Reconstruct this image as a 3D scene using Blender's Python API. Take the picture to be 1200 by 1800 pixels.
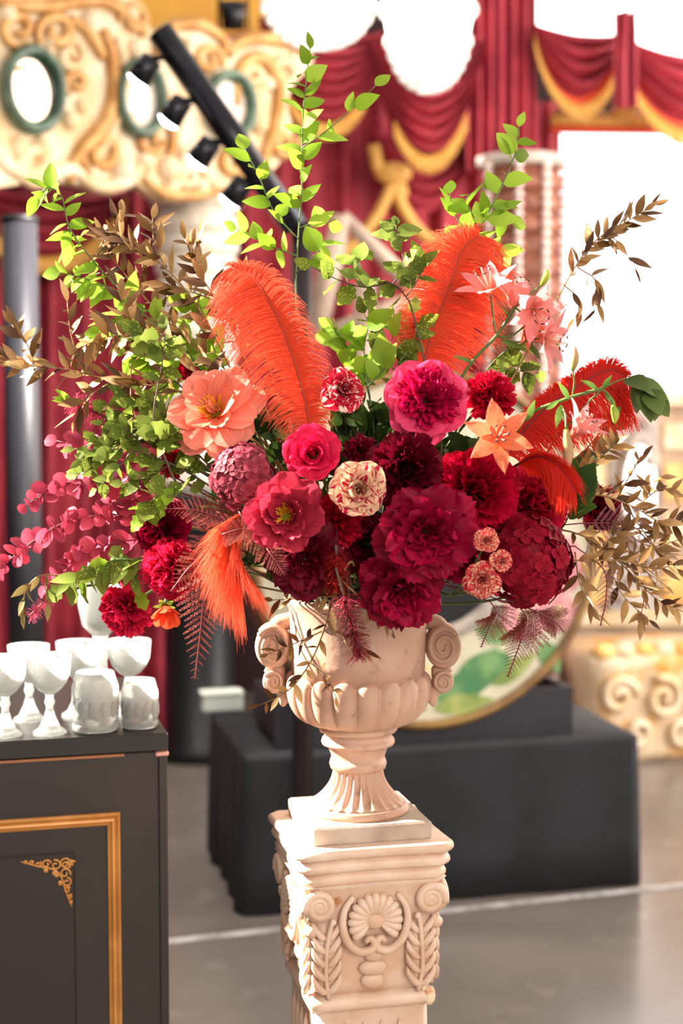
import bpy, math, random
from mathutils import Vector, Matrix, Quaternion, noise as mnoise
R = random.Random(7)
PI = math.pi
sc = bpy.context.scene
for o in list(bpy.data.objects):
    bpy.data.objects.remove(o)
# ------------------------------------------------------------------ camera
F = 2600.0
PITCH = math.radians(4.0)
CAM = Vector((0, 0, 1.64))
cd = bpy.data.cameras.new('camera')
cam = bpy.data.objects.new('camera', cd)
sc.collection.objects.link(cam)
cam.location = CAM
cam.rotation_euler = (PI / 2 - PITCH, 0, 0)
cd.sensor_fit = 'VERTICAL'
cd.sensor_height = 36.0
cd.lens = 36.0 * F / 1800.0
cd.clip_start = 0.05
cd.clip_end = 100
cd.dof.use_dof = True
cd.dof.focus_distance = 2.27
cd.dof.aperture_fstop = 2.6
sc.camera = cam
# ------------------------------------------------------------------ world, sun, exposure
wd = bpy.data.worlds.new('world')
sc.world = wd
wd.use_nodes = True
bg = wd.node_tree.nodes['Background']
bg.inputs[0].default_value = (1.0, 0.93, 0.87, 1)
bg.inputs[1].default_value = 0.62
sd = bpy.data.lights.new('sun_offscreen', 'SUN')
sd.energy = 24.0
sd.angle = math.radians(1.2)
sd.color = (1.0, 0.93, 0.80)
sun = bpy.data.objects.new('sun_offscreen', sd)
sc.collection.objects.link(sun)
SUNDIR = Vector((-0.85, 0.21, 0.53)).normalized()      # towards the sun
sun.rotation_euler = SUNDIR.to_track_quat('Z', 'Y').to_euler()
sun.location = SUNDIR * 8
ad = bpy.data.lights.new('hall_window_offscreen', 'AREA')     # the tall windows of the hall behind the photographer
ad.shape = 'RECTANGLE'
ad.size, ad.size_y = 4.0, 3.0
ad.energy = 210
ad.color = (1.0, 0.90, 0.80)
al = bpy.data.objects.new('hall_window_offscreen', ad)
sc.collection.objects.link(al)
al.location = (2.6, -4.5, 3.6)
al.rotation_euler = (Vector((2.6, -4.5, 3.6)) - Vector((0, 2.4, 1.2))).to_track_quat('Z', 'Y').to_euler()
sc.view_settings.view_transform = 'Standard'
sc.view_settings.look = 'None'
sc.view_settings.exposure = 0.62
sc.view_settings.gamma = 1.0
sc.view_settings.use_curve_mapping = False
sc.cycles.max_bounces = 7
sc.cycles.transparent_max_bounces = 6
sc.cycles.sample_clamp_indirect = 6.0
sc.cycles.caustics_reflective = False
sc.cycles.caustics_refractive = False

ad = bpy.data.lights.new('side_window_offscreen', 'AREA')     # daylight entering by the opening in the added side wall
ad.shape = 'RECTANGLE'
ad.size, ad.size_y = 2.6, 2.2
ad.energy = 95
ad.color = (1.0, 0.96, 0.95)
al = bpy.data.objects.new('side_window_offscreen', ad)
sc.collection.objects.link(al)
al.location = (3.33, 5.5, 1.75)
al.rotation_euler = (0, math.radians(90), 0)

# ------------------------------------------------------------------ helpers
_fw = Vector((0, math.cos(PITCH), -math.sin(PITCH)))
_up = Vector((0, math.sin(PITCH), math.cos(PITCH)))
def W(px, py, Y):
    """where the sight line through a pixel of the 1200 x 1800 frame reaches the depth Y"""
    d = _fw + Vector((1, 0, 0)) * ((px - 600) / F) + _up * ((900 - py) / F)
    return CAM + d * (Y / d.y)
def px2m(n, Y):
    return n * Y / F
def hexc(h):
    v = [int(h[i:i + 2], 16) / 255 for i in (0, 2, 4)]
    return tuple((x / 12.92 if x <= 0.04045 else ((x + 0.055) / 1.055) ** 2.4) for x in v)
def lerp(a, b, t):
    return a + (b - a) * t

def mkmesh(name, v, f, m=None, smooth=True, uv=None):
    me = bpy.data.meshes.new(name)
    me.from_pydata([tuple(x) for x in v], [], f)
    if uv is not None:
        ul = me.uv_layers.new(name='UVMap')
        flat = []
        for p in me.polygons:
            for vi in p.vertices:
                flat.extend(uv[vi])
        ul.data.foreach_set('uv', flat)
    if smooth:
        me.polygons.foreach_set('use_smooth', [True] * len(me.polygons))
    if m is not None:
        me.materials.append(m)
    me.update()
    return me
def obj(name, me, parent=None, mw=None):
    o = bpy.data.objects.new(name, me)
    sc.collection.objects.link(o)
    if parent is not None:
        o.parent = parent
    if mw is not None:
        o.matrix_local = mw
    return o
def part(name, vf, m, parent, smooth=True, mw=None, kind=None, label=None):
    v, f = vf[0], vf[1]
    uv = vf[2] if len(vf) > 2 else None
    o = obj(name, mkmesh(name, v, f, m, smooth, uv), parent, mw)
    if kind:
        o['kind'] = kind
    if label:
        o['label'] = label
    return o
def tag(o, label, cat, group=None):
    o['label'] = label
    o['category'] = cat
    if group:
        o['group'] = group
    return o
def thing(name, label, cat, loc=(0, 0, 0), rz=0.0, group=None):
    o = bpy.data.objects.new(name, None)
    sc.collection.objects.link(o)
    o.location = loc
    o.rotation_euler = (0, 0, rz)
    o.empty_display_size = 0.02
    return tag(o, label, cat, group)
def struct(name, vf, m, parent=None, smooth=False, loc=None, rz=0):
    o = part(name, vf, m, parent, smooth)
    if parent is None:
        o['kind'] = 'structure'
    if loc is not None:
        o.location = loc
        o.rotation_euler = (0, 0, rz)
    return o

# --- shape makers: each returns (verts, faces) or (verts, faces, uv)
def join(*vfs):
    v, f = [], []
    for a in vfs:
        n = len(v)
        v.extend(a[0])
        f.extend([tuple(i + n for i in q) for q in a[1]])
    return v, f
def xf(vf, M):
    return ([M @ Vector(p) for p in vf[0]],) + tuple(vf[1:])
def mv(vf, x, y, z):
    return xf(vf, Matrix.Translation((x, y, z)))
def box(x0, x1, y0, y1, z0, z1, b=0.0):
    if b <= 0:
        v = [(x, y, z) for z in (z0, z1) for y in (y0, y1) for x in (x0, x1)]
        return v, [(0, 2, 3, 1), (4, 5, 7, 6), (0, 1, 5, 4), (2, 6, 7, 3), (0, 4, 6, 2), (1, 3, 7, 5)]
    # chamfered box
    xs, ys, zs = (x0, x1), (y0, y1), (z0, z1)
    v, idx = [], {}
    for i in (0, 1):
        for j in (0, 1):
            for k in (0, 1):
                c = (xs[i], ys[j], zs[k])
                sg = (1 - 2 * i, 1 - 2 * j, 1 - 2 * k)
                for a in range(3):
                    p = [c[q] + (0 if q == a else sg[q] * b) for q in range(3)]
                    idx[(i, j, k, a)] = len(v)
                    v.append(tuple(p))
    f = []
    for a in range(3):
        o1, o2 = (a + 1) % 3, (a + 2) % 3
        for s in (0, 1):
            q = []
            for (u, w) in ((0, 0), (1, 0), (1, 1), (0, 1)):
                c = [0, 0, 0]
                c[a], c[o1], c[o2] = s, u, w
                q.append(idx[(c[0], c[1], c[2], a)])
            f.append(tuple(q if s else q[::-1]))
    for a in range(3):
        o1, o2 = (a + 1) % 3, (a + 2) % 3
        for s1 in (0, 1):
            for s2 in (0, 1):
                c0, c1 = [0, 0, 0], [0, 0, 0]
                c0[a], c1[a] = 0, 1
                c0[o1] = c1[o1] = s1
                c0[o2] = c1[o2] = s2
                f.append((idx[(*c0, o1)], idx[(*c1, o1)], idx[(*c1, o2)], idx[(*c0, o2)]))
    for i in (0, 1):
        for j in (0, 1):
            for k in (0, 1):
                f.append(tuple(idx[(i, j, k, a)] for a in range(3)))
    return v, f
def lathe(prof, n=48, fn=None, cap=True):
    """prof: (radius, z) from bottom to top; fn(i, z, angle) scales the radius"""
    v, f = [], []
    for i, (r, z) in enumerate(prof):
        for k in range(n):
            a = 2 * PI * k / n
            rr = r * (fn(i, z, a) if fn else 1)
            v.append((rr * math.cos(a), rr * math.sin(a), z))
    for i in range(len(prof) - 1):
        for k in range(n):
            k2 = (k + 1) % n
            f.append((i * n + k, i * n + k2, (i + 1) * n + k2, (i + 1) * n + k))
    if cap:
        f.append(tuple(range(n))[::-1])
        f.append(tuple((len(prof) - 1) * n + k for k in range(n)))
    return v, f
def loft(rings, close=True, cap=True):
    n = len(rings[0])
    v = [p for r in rings for p in r]
    f = []
    m = n if close else n - 1
    for i in range(len(rings) - 1):
        for k in range(m):
            k2 = (k + 1) % n
            f.append((i * n + k, i * n + k2, (i + 1) * n + k2, (i + 1) * n + k))
    if cap:
        f.append(tuple(range(n))[::-1])
        f.append(tuple((len(rings) - 1) * n + k for k in range(n)))
    return v, f
def tube(pts, rad, n=6, squash=None):
    """tube along points; rad a number or one radius for each point"""
    pts = [Vector(p) for p in pts]
    if not isinstance(rad, (list, tuple)):
        rad = [rad] * len(pts)
    rings = []
    prev = None
    for i, p in enumerate(pts):
        t = (pts[min(i + 1, len(pts) - 1)] - pts[max(i - 1, 0)])
        t = t.normalized() if t.length > 1e-9 else Vector((0, 0, 1))
        if prev is None:
            a = Vector((0, 0, 1)) if abs(t.z) < 0.9 else Vector((1, 0, 0))
            u = t.cross(a).normalized()
        else:
            u = (prev - t * prev.dot(t)).normalized()
        prev = u
        w = t.cross(u)
        rings.append([p + (u * math.cos(2 * PI * k / n) + w * math.sin(2 * PI * k / n)) * rad[i] for k in range(n)])
    v, f = loft(rings)
    if squash:
        ax, c, s = squash
        for q in v:
            q[ax] = c + (q[ax] - c) * s
    return v, f
def ball(c, r, nu=10, nv=6, sx=1, sy=1, sz=1):
    prof = [(max(1e-4, r * math.sin(PI * (i / nv))), -r * math.cos(PI * i / nv)) for i in range(nv + 1)]
    v, f = lathe(prof, nu)
    return [Vector((x * sx + c[0], y * sy + c[1], z * sz + c[2])) for x, y, z in v], f
def grid(fn, nu, nv, closed_u=False):
    v, uv, f = [], [], []
    for j in range(nv + 1):
        for i in range(nu + 1):
            v.append(fn(i / nu, j / nv))
            uv.append((i / nu, j / nv))
    for j in range(nv):
        for i in range(nu):
            a = j * (nu + 1) + i
            f.append((a, a + 1, a + nu + 2, a + nu + 1))
    return v, f, uv
def plate(outline, z0, z1):
    """prism of a closed outline in x, y between z0 and z1"""
    n = len(outline)
    v = [(x, y, z0) for x, y in outline] + [(x, y, z1) for x, y in outline]
    f = [tuple(range(n))[::-1], tuple(range(n, 2 * n))]
    for k in range(n):
        k2 = (k + 1) % n
        f.append((k, k2, n + k2, n + k))
    return v, f
def bez(pts, n):
    """smooth curve (Catmull-Rom) through points"""
    pts = [Vector(p) for p in pts]
    if len(pts) == 2:
        return [pts[0].lerp(pts[1], i / n) for i in range(n + 1)]
    P = [pts[0] * 2 - pts[1]] + pts + [pts[-1] * 2 - pts[-2]]
    out = []
    m = len(pts) - 1
    for i in range(n + 1):
        s = i / n * m
        k = min(int(s), m - 1)
        t = s - k
        a, b, c, d = P[k], P[k + 1], P[k + 2], P[k + 3]
        out.append(0.5 * ((2 * b) + (c - a) * t + (2 * a - 5 * b + 4 * c - d) * t * t + (3 * b - a - 3 * c + d) * t ** 3))
    return out
def spiral(cx, cz, r0, r1, a0, turns, n=36):
    """flat spiral in x, z"""
    return [(cx + lerp(r0, r1, i / n) * math.cos(a0 + turns * 2 * PI * i / n), 0.0, cz + lerp(r0, r1, i / n) * math.sin(a0 + turns * 2 * PI * i / n)) for i in range(n + 1)]

# ------------------------------------------------------------------ materials
def newmat(name):
    m = bpy.data.materials.new(name)
    m.use_nodes = True
    nt = m.node_tree
    nt.nodes.clear()
    out = nt.nodes.new('ShaderNodeOutputMaterial')
    return m, nt, out
def nd(nt, typ, **kw):
    n = nt.nodes.new(typ)
    for k, v in kw.items():
        setattr(n, k, v)
    return n
def mixc(nt, fac, a, b, mode='MIX'):
    n = nt.nodes.new('ShaderNodeMix')
    n.data_type = 'RGBA'
    n.blend_type = mode
    for sock, v in ((n.inputs[0], fac), (n.inputs[6], a), (n.inputs[7], b)):
        if hasattr(v, 'node'):
            nt.links.new(v, sock)
        elif isinstance(v, (int, float)):
            sock.default_value = v
        else:
            sock.default_value = (*v, 1)
    return n.outputs[2]
def noisefac(nt, scale, lo=0.4, hi=0.6, detail=4, coord='Object', vec=(1, 1, 1), rough=0.55):
    tc = nd(nt, 'ShaderNodeTexCoord')
    mp = nd(nt, 'ShaderNodeMapping')
    mp.inputs['Scale'].default_value = vec
    nt.links.new(tc.outputs[coord], mp.inputs[0])
    nz = nd(nt, 'ShaderNodeTexNoise')
    nz.inputs['Scale'].default_value = scale
    nz.inputs['Detail'].default_value = detail
    nz.inputs['Roughness'].default_value = rough
    nt.links.new(mp.outputs[0], nz.inputs['Vector'])
    mr = nd(nt, 'ShaderNodeMapRange')
    mr.inputs[1].default_value = lo
    mr.inputs[2].default_value = hi
    nt.links.new(nz.outputs['Fac'], mr.inputs[0])
    return mr.outputs[0], nz.outputs['Fac']
def mat(name, col, rough=0.5, metal=0.0, col2=None, nscale=8, nlo=0.4, nhi=0.6, bump=0, bscale=40, col3=None, n3=30, lo3=0.62, hi3=0.7, spec=0.5, coord='Object', vec=(1, 1, 1), bdist=0.002, coat=0.0):
    m, nt, out = newmat(name)
    b = nd(nt, 'ShaderNodeBsdfPrincipled')
    b.inputs['Roughness'].default_value = rough
    b.inputs['Metallic'].default_value = metal
    b.inputs['Specular IOR Level'].default_value = spec
    b.inputs['Coat Weight'].default_value = coat
    c = hexc(col)
    if col2:
        f, _ = noisefac(nt, nscale, nlo, nhi, coord=coord, vec=vec)
        c = mixc(nt, f, c, hexc(col2))
    if col3:
        f, _ = noisefac(nt, n3, lo3, hi3, coord=coord)
        c = mixc(nt, f, c, hexc(col3))
    if hasattr(c, 'node'):
        nt.links.new(c, b.inputs['Base Color'])
    else:
        b.inputs['Base Color'].default_value = (*c, 1)
    if bump:
        _, h = noisefac(nt, bscale, coord=coord, vec=vec)
        bp = nd(nt, 'ShaderNodeBump')
        bp.inputs['Strength'].default_value = bump
        bp.inputs['Distance'].default_value = bdist
        nt.links.new(h, bp.inputs['Height'])
        nt.links.new(bp.outputs[0], b.inputs['Normal'])
    nt.links.new(b.outputs[0], out.inputs[0])
    return m
def emit(name, col, strength):
    m, nt, out = newmat(name)
    e = nd(nt, 'ShaderNodeEmission')
    e.inputs[0].default_value = (*hexc(col), 1)
    e.inputs[1].default_value = strength
    nt.links.new(e.outputs[0], out.inputs[0])
    return m
def leafmat(name, base, tip, vein=None, transl=0.3, rough=0.5, vary=0.25, streak=None, slo=0.5, shi=0.56, metal=0.0, sscale=3.0, svec=(3.0, 0.55, 1), spots=None, tcol=None, spec=0.12, spot_lo=.6):
    """petals and leaves: colour from base to tip along the length, a change from piece to piece, light passing through"""
    m, nt, out = newmat(name)
    L = nt.links.new
    tc = nd(nt, 'ShaderNodeTexCoord')
    sp = nd(nt, 'ShaderNodeSeparateXYZ')
    L(tc.outputs['UV'], sp.inputs[0])
    oi = nd(nt, 'ShaderNodeObjectInfo')
    c = mixc(nt, sp.outputs[1], hexc(base), hexc(tip))
    mp = nd(nt, 'ShaderNodeMapping')
    cmb = nd(nt, 'ShaderNodeCombineXYZ')
    ml = nd(nt, 'ShaderNodeMath', operation='MULTIPLY')
    L(oi.outputs['Random'], ml.inputs[0])
    ml.inputs[1].default_value = 37.0
    L(ml.outputs[0], cmb.inputs[2])
    L(cmb.outputs[0], mp.inputs['Location'])
    L(tc.outputs['UV'], mp.inputs[0])
    if vein:
        mp.inputs['Scale'].default_value = (22, 1.6, 1)
        nz = nd(nt, 'ShaderNodeTexNoise')
        nz.inputs['Scale'].default_value = 1.0
        L(mp.outputs[0], nz.inputs['Vector'])
        mr = nd(nt, 'ShaderNodeMapRange')
        mr.inputs[1].default_value, mr.inputs[2].default_value = 0.4, 0.75
        L(nz.outputs['Fac'], mr.inputs[0])
        c = mixc(nt, mr.outputs[0], c, hexc(vein))
    if streak:
        mp2 = nd(nt, 'ShaderNodeMapping')
        L(cmb.outputs[0], mp2.inputs['Location'])
        L(tc.outputs['UV'], mp2.inputs[0])
        mp2.inputs['Scale'].default_value = svec
        nz = nd(nt, 'ShaderNodeTexNoise')
        nz.inputs['Scale'].default_value = sscale
        nz.inputs['Detail'].default_value = 3
        L(mp2.outputs[0], nz.inputs['Vector'])
        mr = nd(nt, 'ShaderNodeMapRange')
        mr.inputs[1].default_value, mr.inputs[2].default_value = slo, shi
        L(nz.outputs['Fac'], mr.inputs[0])
        c = mixc(nt, mr.outputs[0], c, hexc(streak))
    if spots:
        nz = nd(nt, 'ShaderNodeTexNoise')
        nz.inputs['Scale'].default_value = 9
        mp3 = nd(nt, 'ShaderNodeMapping')
        L(cmb.outputs[0], mp3.inputs['Location'])
        L(tc.outputs['UV'], mp3.inputs[0])
        L(mp3.outputs[0], nz.inputs['Vector'])
        mr = nd(nt, 'ShaderNodeMapRange')
        mr.inputs[1].default_value, mr.inputs[2].default_value = spot_lo, spot_lo + .05
        L(nz.outputs['Fac'], mr.inputs[0])
        c = mixc(nt, mr.outputs[0], c, hexc(spots))
    mr = nd(nt, 'ShaderNodeMapRange')
    mr.inputs[3].default_value, mr.inputs[4].default_value = 1 - vary, 1 + vary
    L(oi.outputs['Random'], mr.inputs[0])
    vm = nd(nt, 'ShaderNodeVectorMath', operation='SCALE')
    L(c, vm.inputs[0])
    L(mr.outputs[0], vm.inputs['Scale'])
    b = nd(nt, 'ShaderNodeBsdfPrincipled')
    b.inputs['Roughness'].default_value = rough
    b.inputs['Metallic'].default_value = metal
    b.inputs['Specular IOR Level'].default_value = spec
    L(vm.outputs[0], b.inputs['Base Color'])
    if transl > 0:
        t = nd(nt, 'ShaderNodeBsdfTranslucent')
        if tcol:
            t.inputs[0].default_value = (*hexc(tcol), 1)
        else:
            L(vm.outputs[0], t.inputs[0])
        ms = nd(nt, 'ShaderNodeMixShader')
        ms.inputs[0].default_value = transl
        L(b.outputs[0], ms.inputs[1])
        L(t.outputs[0], ms.inputs[2])
        L(ms.outputs[0], out.inputs[0])
    else:
        L(b.outputs[0], out.inputs[0])
    return m
# ------------------------------------------------------------------ the room
RZ = math.radians(14.0)
SL = math.tan(RZ)
def BP(px, py, Y0, off=0.0):
    """point on a plane parallel to the back wall (it recedes to the right) that crosses x = 0 at depth Y0"""
    d = _fw + Vector((1, 0, 0)) * ((px - 600) / F) + _up * ((900 - py) / F)
    t = Y0 / (d.y - SL * d.x)
    return CAM + d * t + Vector((math.sin(RZ), -math.cos(RZ), 0)) * off

M_floor = mat('polished_concrete', '6a625d', rough=0.24, col2='7c746e', nscale=1.3, nlo=0.35, nhi=0.7, bump=0.15, bscale=9, col3='8d857f', n3=5, lo3=0.6, hi3=0.8, spec=0.6)
M_line = mat('worn_floor_paint', 'c9c4c4', rough=0.5, col2='8f8985', nscale=14)
M_wall = mat('dark_maroon_wall', '2a0d12', rough=0.8)  # one even dark maroon over the whole wall
M_red = mat('red_velvet', 'b43a4a', rough=0.72, col2='98293c', nscale=5, bump=0.2, bscale=120)
M_red2 = M_red
M_orange = mat('orange_lining', 'e0502c', rough=0.6)
M_fringe = mat('gold_fringe', 'e4b05a', rough=0.5, col2='d09a48', nscale=30, bump=0.4, bscale=90)
M_fringe_pale = M_fringe
M_black = mat('black_paint', '17161a', rough=0.45, bump=0.1, bscale=60)
M_blackcloth = mat('black_table_cloth', '1b1c21', rough=0.75, col2='23252c', nscale=4, bump=0.3, bscale=30)
M_gold = mat('gilding', 'b47c3a', rough=0.4, metal=0.2, col2='d2a468', nscale=9, bump=0.2, bscale=30)
M_cream = mat('cream_gesso', 'ead7b8', rough=0.5, col2='d9b98a', nscale=7)
M_yellowwall = mat('ochre_paint', 'd9a235', rough=0.6, col2='cc9330', nscale=3)
M_green = mat('green_enamel_frame', '2c4635', rough=0.3, col2='58745f', nscale=14, spec=0.8)
M_mirror = mat('old_mirror', 'd8cac4', rough=0.06, metal=1.0)
M_metalblk = mat('black_satin_metal', '2a2a30', rough=0.16, metal=0.7, spec=0.7)
M_postgrey = mat('grey_black_pipe', '35343a', rough=0.4, metal=0.2)
M_pane = emit('daylight_pane', 'fffafa', 2.6)
M_pane2 = emit('daylight_pane_high', 'fff9f4', 4.0)
M_lamp = emit('spot_lamp_face', 'f4fbff', 9.0)
M_crystal_lit = emit('lit_crystal_bowl', 'fffaf2', 4.5)
M_crystal = mat('crystal_drop', 'f4f2ee', rough=0.12, spec=0.9)
M_brown = mat('brown_wicker', '7a4636', rough=0.55, col2='a5674f', nscale=22, bump=0.5, bscale=60)
M_wickdark = mat('dark_wicker', '4a332c', rough=0.6, col2='6b5046', nscale=25)
M_bead = mat('pearl_bead', 'ecd6cf', rough=0.25, spec=0.8)
M_palewick = mat('pale_wicker', 'e8dcc8', rough=0.55, col2='f6efe2', nscale=16, bump=0.4, bscale=60)
M_wood_pale = mat('cream_painted_wood', 'cdb5a4', rough=0.55, col2='b89c88', nscale=6)
M_tan = mat('tan_facade', 'bea184', rough=0.6, col2='a2866c', nscale=4)
M_greystone = mat('greyish_carved_wood', 'a89c96', rough=0.6, col2='cfc3b8', nscale=9)
M_inlay = mat('orange_gold_inlay', 'e89a3c', rough=0.4, col2='f3c474', nscale=8)
M_giltrock = mat('worn_gilt', 'dcc3a2', rough=0.45, col2='d09238', nscale=5.5, nlo=0.47, nhi=0.62, bump=0.6, bscale=14, bdist=0.02)

# floor with a worn painted line along the hall
struct('floor', box(-6, 7, -1.0, 13, -0.05, 0.0), M_floor)
fl = bpy.data.objects['floor']
a, b = W(640, 1625, 4.5), W(1260, 1553, 5.0)
def gp(px, py):
    d = W(px, py, 1.0) - CAM
    return CAM + d * (-CAM.z / d.z)
a, b = gp(300, 1655), gp(1300, 1545)
dv = (b - a).normalized()
nv_ = Vector((-dv.y, dv.x, 0))
ln = []
for s, w in ((a - dv * 2, 0.02), (b + dv * 3, 0.02)):
    ln += [s - nv_ * w, s + nv_ * w]
lo_ = [(p.x, p.y, 0.0) for p in ln]
struct('floor_line', ([(x, y, z + 0.002) for x, y, z in lo_], [(0, 2, 3, 1)]), M_line, fl)

# back wall and its windows
def bwall_rect(px0, px1, py0, py1, Y0, th=0.05):
    v = []
    for off in (0.0, -th):
        for (x, y) in ((px0, py1), (px1, py1), (px1, py0), (px0, py0)):
            v.append(BP(x, y, Y0, off))
    return v, [(0, 1, 2, 3), (7, 6, 5, 4), (0, 4, 5, 1), (1, 5, 6, 2), (2, 6, 7, 3), (3, 7, 4, 0)]
wl = BP(-520, 1100, 8.6)
wr = BP(1500, 1100, 8.6)
def vert_slab(p, q, z0, z1, th):
    n = Vector((math.sin(RZ), -math.cos(RZ), 0))
    v = []
    for off in (0, -th):
        for (s, z) in ((p, z0), (q, z0), (q, z1), (p, z1)):
            v.append(Vector((s.x, s.y, z)) + n * off)
    return v, [(0, 1, 2, 3), (7, 6, 5, 4), (0, 4, 5, 1), (1, 5, 6, 2), (2, 6, 7, 3), (3, 7, 4, 0)]
struct('wall_back', vert_slab(wl, wr, 0, 5.0, 0.1), M_wall)
def wall_hole(x, y0, y1, z0, z1, hy0, hy1, hz0, hz1, th=0.12):
    return join(box(x - th, x, y0, hy0, z0, z1), box(x - th, x, hy1, y1, z0, z1), box(x - th, x, hy0, hy1, z0, hz0), box(x - th, x, hy0, hy1, hz1, z1))
struct('added_wall_left', wall_hole(-3.6, -1.0, 8.0, 0.0, 5.6, 2.2, 4.2, 2.0, 4.4), M_wall)  # unseen wall, added so that its opening limits the sunbeam
struct('added_wall_right', wall_hole(3.4, 3.6, 10.0, 0.0, 5.0, 4.2, 6.8, 0.6, 2.9), mat('pale_plaster', 'd8cfc6', rough=0.8))  # unseen wall, added to shape the side daylight through its opening
yw = part('ochre_board', bwall_rect(180, 470, -120, 130, 8.3), M_yellowwall, None, False)
tag(yw, 'plain ochre yellow board above the gilded scrollwork', 'board')

def window(name, px0, px1, py0, py1, Y0, m, cols=2, rows=3, fw=8):
    w = struct(name, bwall_rect(px0, px1, py0, py1, Y0, 0.03), mat(name + '_frame', 'f4efe8', rough=0.4))
    for i in range(cols):
        for j in range(rows):
            xa, xb = lerp(px0, px1, i / cols) + fw / 2, lerp(px0, px1, (i + 1) / cols) - fw / 2
            ya, yb = lerp(py0, py1, j / rows) + fw / 2, lerp(py0, py1, (j + 1) / rows) - fw / 2
            part('pane', bwall_rect(xa, xb, ya, yb, Y0 - 0.03, 0.02), m, w, False)
    return w
window('window_1', 985, 1420, 225, 700, 8.35, M_pane, 2, 2, 3)
window('window_2', 945, 1081, -140, 75, 8.4, M_pane2, 1, 2, 3)
window('window_3', 1084, 1330, -140, 150, 8.4, M_pane2, 2, 2, 3)

# ------------------------------------------------------------------ drapery
def drape(name, label, px0, px1, py0, py1, Y0, nf, amp, m, taper=0.0, group=None, seed=0, cat='curtain'):
    rr = random.Random(seed)
    ph = [rr.uniform(0, 6) for _ in range(4)]
    def fn(u, v):
        mid = (px0 + px1) / 2
        x = lerp(px0, px1, u)
        x = mid + (x - mid) * (1 - taper * math.sin(PI * v))
        p = BP(x, lerp(py0, py1, v), Y0)
        w = math.sin(2 * PI * nf * u + ph[0] + 0.5 * math.sin(3 * v + ph[1])) + 0.4 * math.sin(2 * PI * nf * 1.7 * u + ph[2])
        return p + Vector((0, -1, 0)) * (amp * w)
    vf = grid(fn, int(nf * 10), 10)
    o = part(name, vf, m, None)
    sm = o.modifiers.new('cloth_thickness', 'SOLIDIFY')
    sm.thickness = 0.006
    return tag(o, label, cat, group)
def swag(label, A, B, sag0, sag1, nf, Y0, m, amp=0.05, fringe=None, fh=24, lining=None, group=None, ends=0.0, fr=(0.0, 1.0)):
    t = thing('swag_curtain', label, 'curtain', BP((A[0] + B[0]) / 2, (A[1] + B[1]) / 2, Y0), 0, group)
    o = t.location.copy()
    def at(u, v):
        s = (4 * u * (1 - u)) ** 0.75
        y = lerp(A[1], B[1], u) + lerp(sag0, sag1, v) * s + ends * v
        # gathers pull the cloth together near the two ends
        return lerp(A[0], B[0], u), y
    def fn(u, v):
        x, y = at(u, v)
        w = math.sin(2 * PI * nf * v + 2.0 * (u - 0.5) ** 2) * (4 * u * (1 - u)) ** 0.3
        w += 0.35 * math.sin(2 * PI * nf * 1.9 * v + 3 * u)
        return BP(x, y, Y0, amp * (w + 0.6 * math.sin(PI * v))) - o
    part('swag_cloth', grid(fn, 26, nf * 10), m, t)
    if lining:
        def fl_(u, v):
            x, y = at(u, 1.0)
            return BP(x, y + v * fh * 1.0 - 4, Y0, -0.01 + 0.02 * v) - o
        part('lining', grid(fl_, 26, 2), lining, t)
    if fringe:
        dy = fh * (0.85 if lining else 0.0)
        v, f = [], []
        n = 70
        for i in range(n):
            u = lerp(fr[0], fr[1], (i + 0.5) / n)
            x, y = at(u, 1.0)
            du = 0.55 / n * abs(B[0] - A[0])
            q = tube([BP(x, y + dy - 6, Y0, 0.03) - o, BP(x + 0.5 * math.sin(i * 3.1), y + dy + fh, Y0, 0.035 + 0.006 * math.sin(i * 2.3)) - o], px2m(du * 1.25, Y0), 5)
            v, f = join((v, f), q)
        part('fringe', (v, f), fringe, t, kind='stuff')
    return t
drape('curtain_panel', 'tall straight crimson curtain column hanging between two groups of swags', 818, 940, -160, 300, 7.7, 6, 0.035, M_red2, seed=3)
drape('curtain_panel', 'narrow crimson curtain strip behind the beaded wicker column', 925, 985, 180, 620, 8.2, 2.5, 0.03, M_red2, seed=5)
drape('curtain_panel', 'bright red curtain in deep vertical folds behind the black post', -180, 200, 330, 1290, 7.45, 7, 0.07, M_red, seed=1)
drape('curtain_panel', 'bright red curtain at the outer corner of the hall, past the black post', -520, -185, 330, 1290, 7.6, 7, 0.07, M_red, seed=4)
drape('curtain_panel', 'dark red curtain beside the pale wicker column, partly in shade', 190, 345, 335, 1290, 7.6, 4, 0.06, M_red, seed=2)
drape('curtain_panel', 'deep red curtain behind the flowers at the middle of the stage', 330, 850, 60, 720, 8.0, 9, 0.04, M_red2, seed=9)
swag('crimson swag with gold fringe just below the gilded scrollwork', (-60, 335), (220, 345), 5, 118, 4, 7.24, M_red, 0.05, M_fringe_pale, 26)
swag('crimson swag beside the ochre board, gold fringe behind the tall leafy vine', (455, 30), (675, 60), 20, 180, 7, 7.55, M_red2, 0.045, M_fringe, 24, fr=(0.17, 0.83))
swag('crimson swag with gold fringe under the larger crystal chandelier', (650, 60), (850, 60), 60, 222, 7, 7.5, M_red2, 0.045, M_fringe, 26, fr=(0.2, 0.83))
swag('lower crimson swag below the gold fringed one, falling to the gold bow', (640, 225), (838, 230), 20, 150, 5, 7.87, M_red2, 0.04)
swag('crimson swag with orange lining and gold fringe over the gilded window cornice', (935, 45), (1092, 60), 10, 122, 4, 7.6, M_red2, 0.06, M_fringe_pale, 20, M_orange)
swag('crimson swag with orange lining and gold fringe at the far end of the window', (1082, 60), (1330, 80), 30, 150, 4, 7.6, M_red2, 0.06, M_fringe_pale, 22, M_orange)
drape('curtain_panel', 'short gathered crimson tail hanging between the two orange lined swags', 1076, 1116, 20, 190, 7.38, 2, 0.03, M_red2, seed=8)
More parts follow.
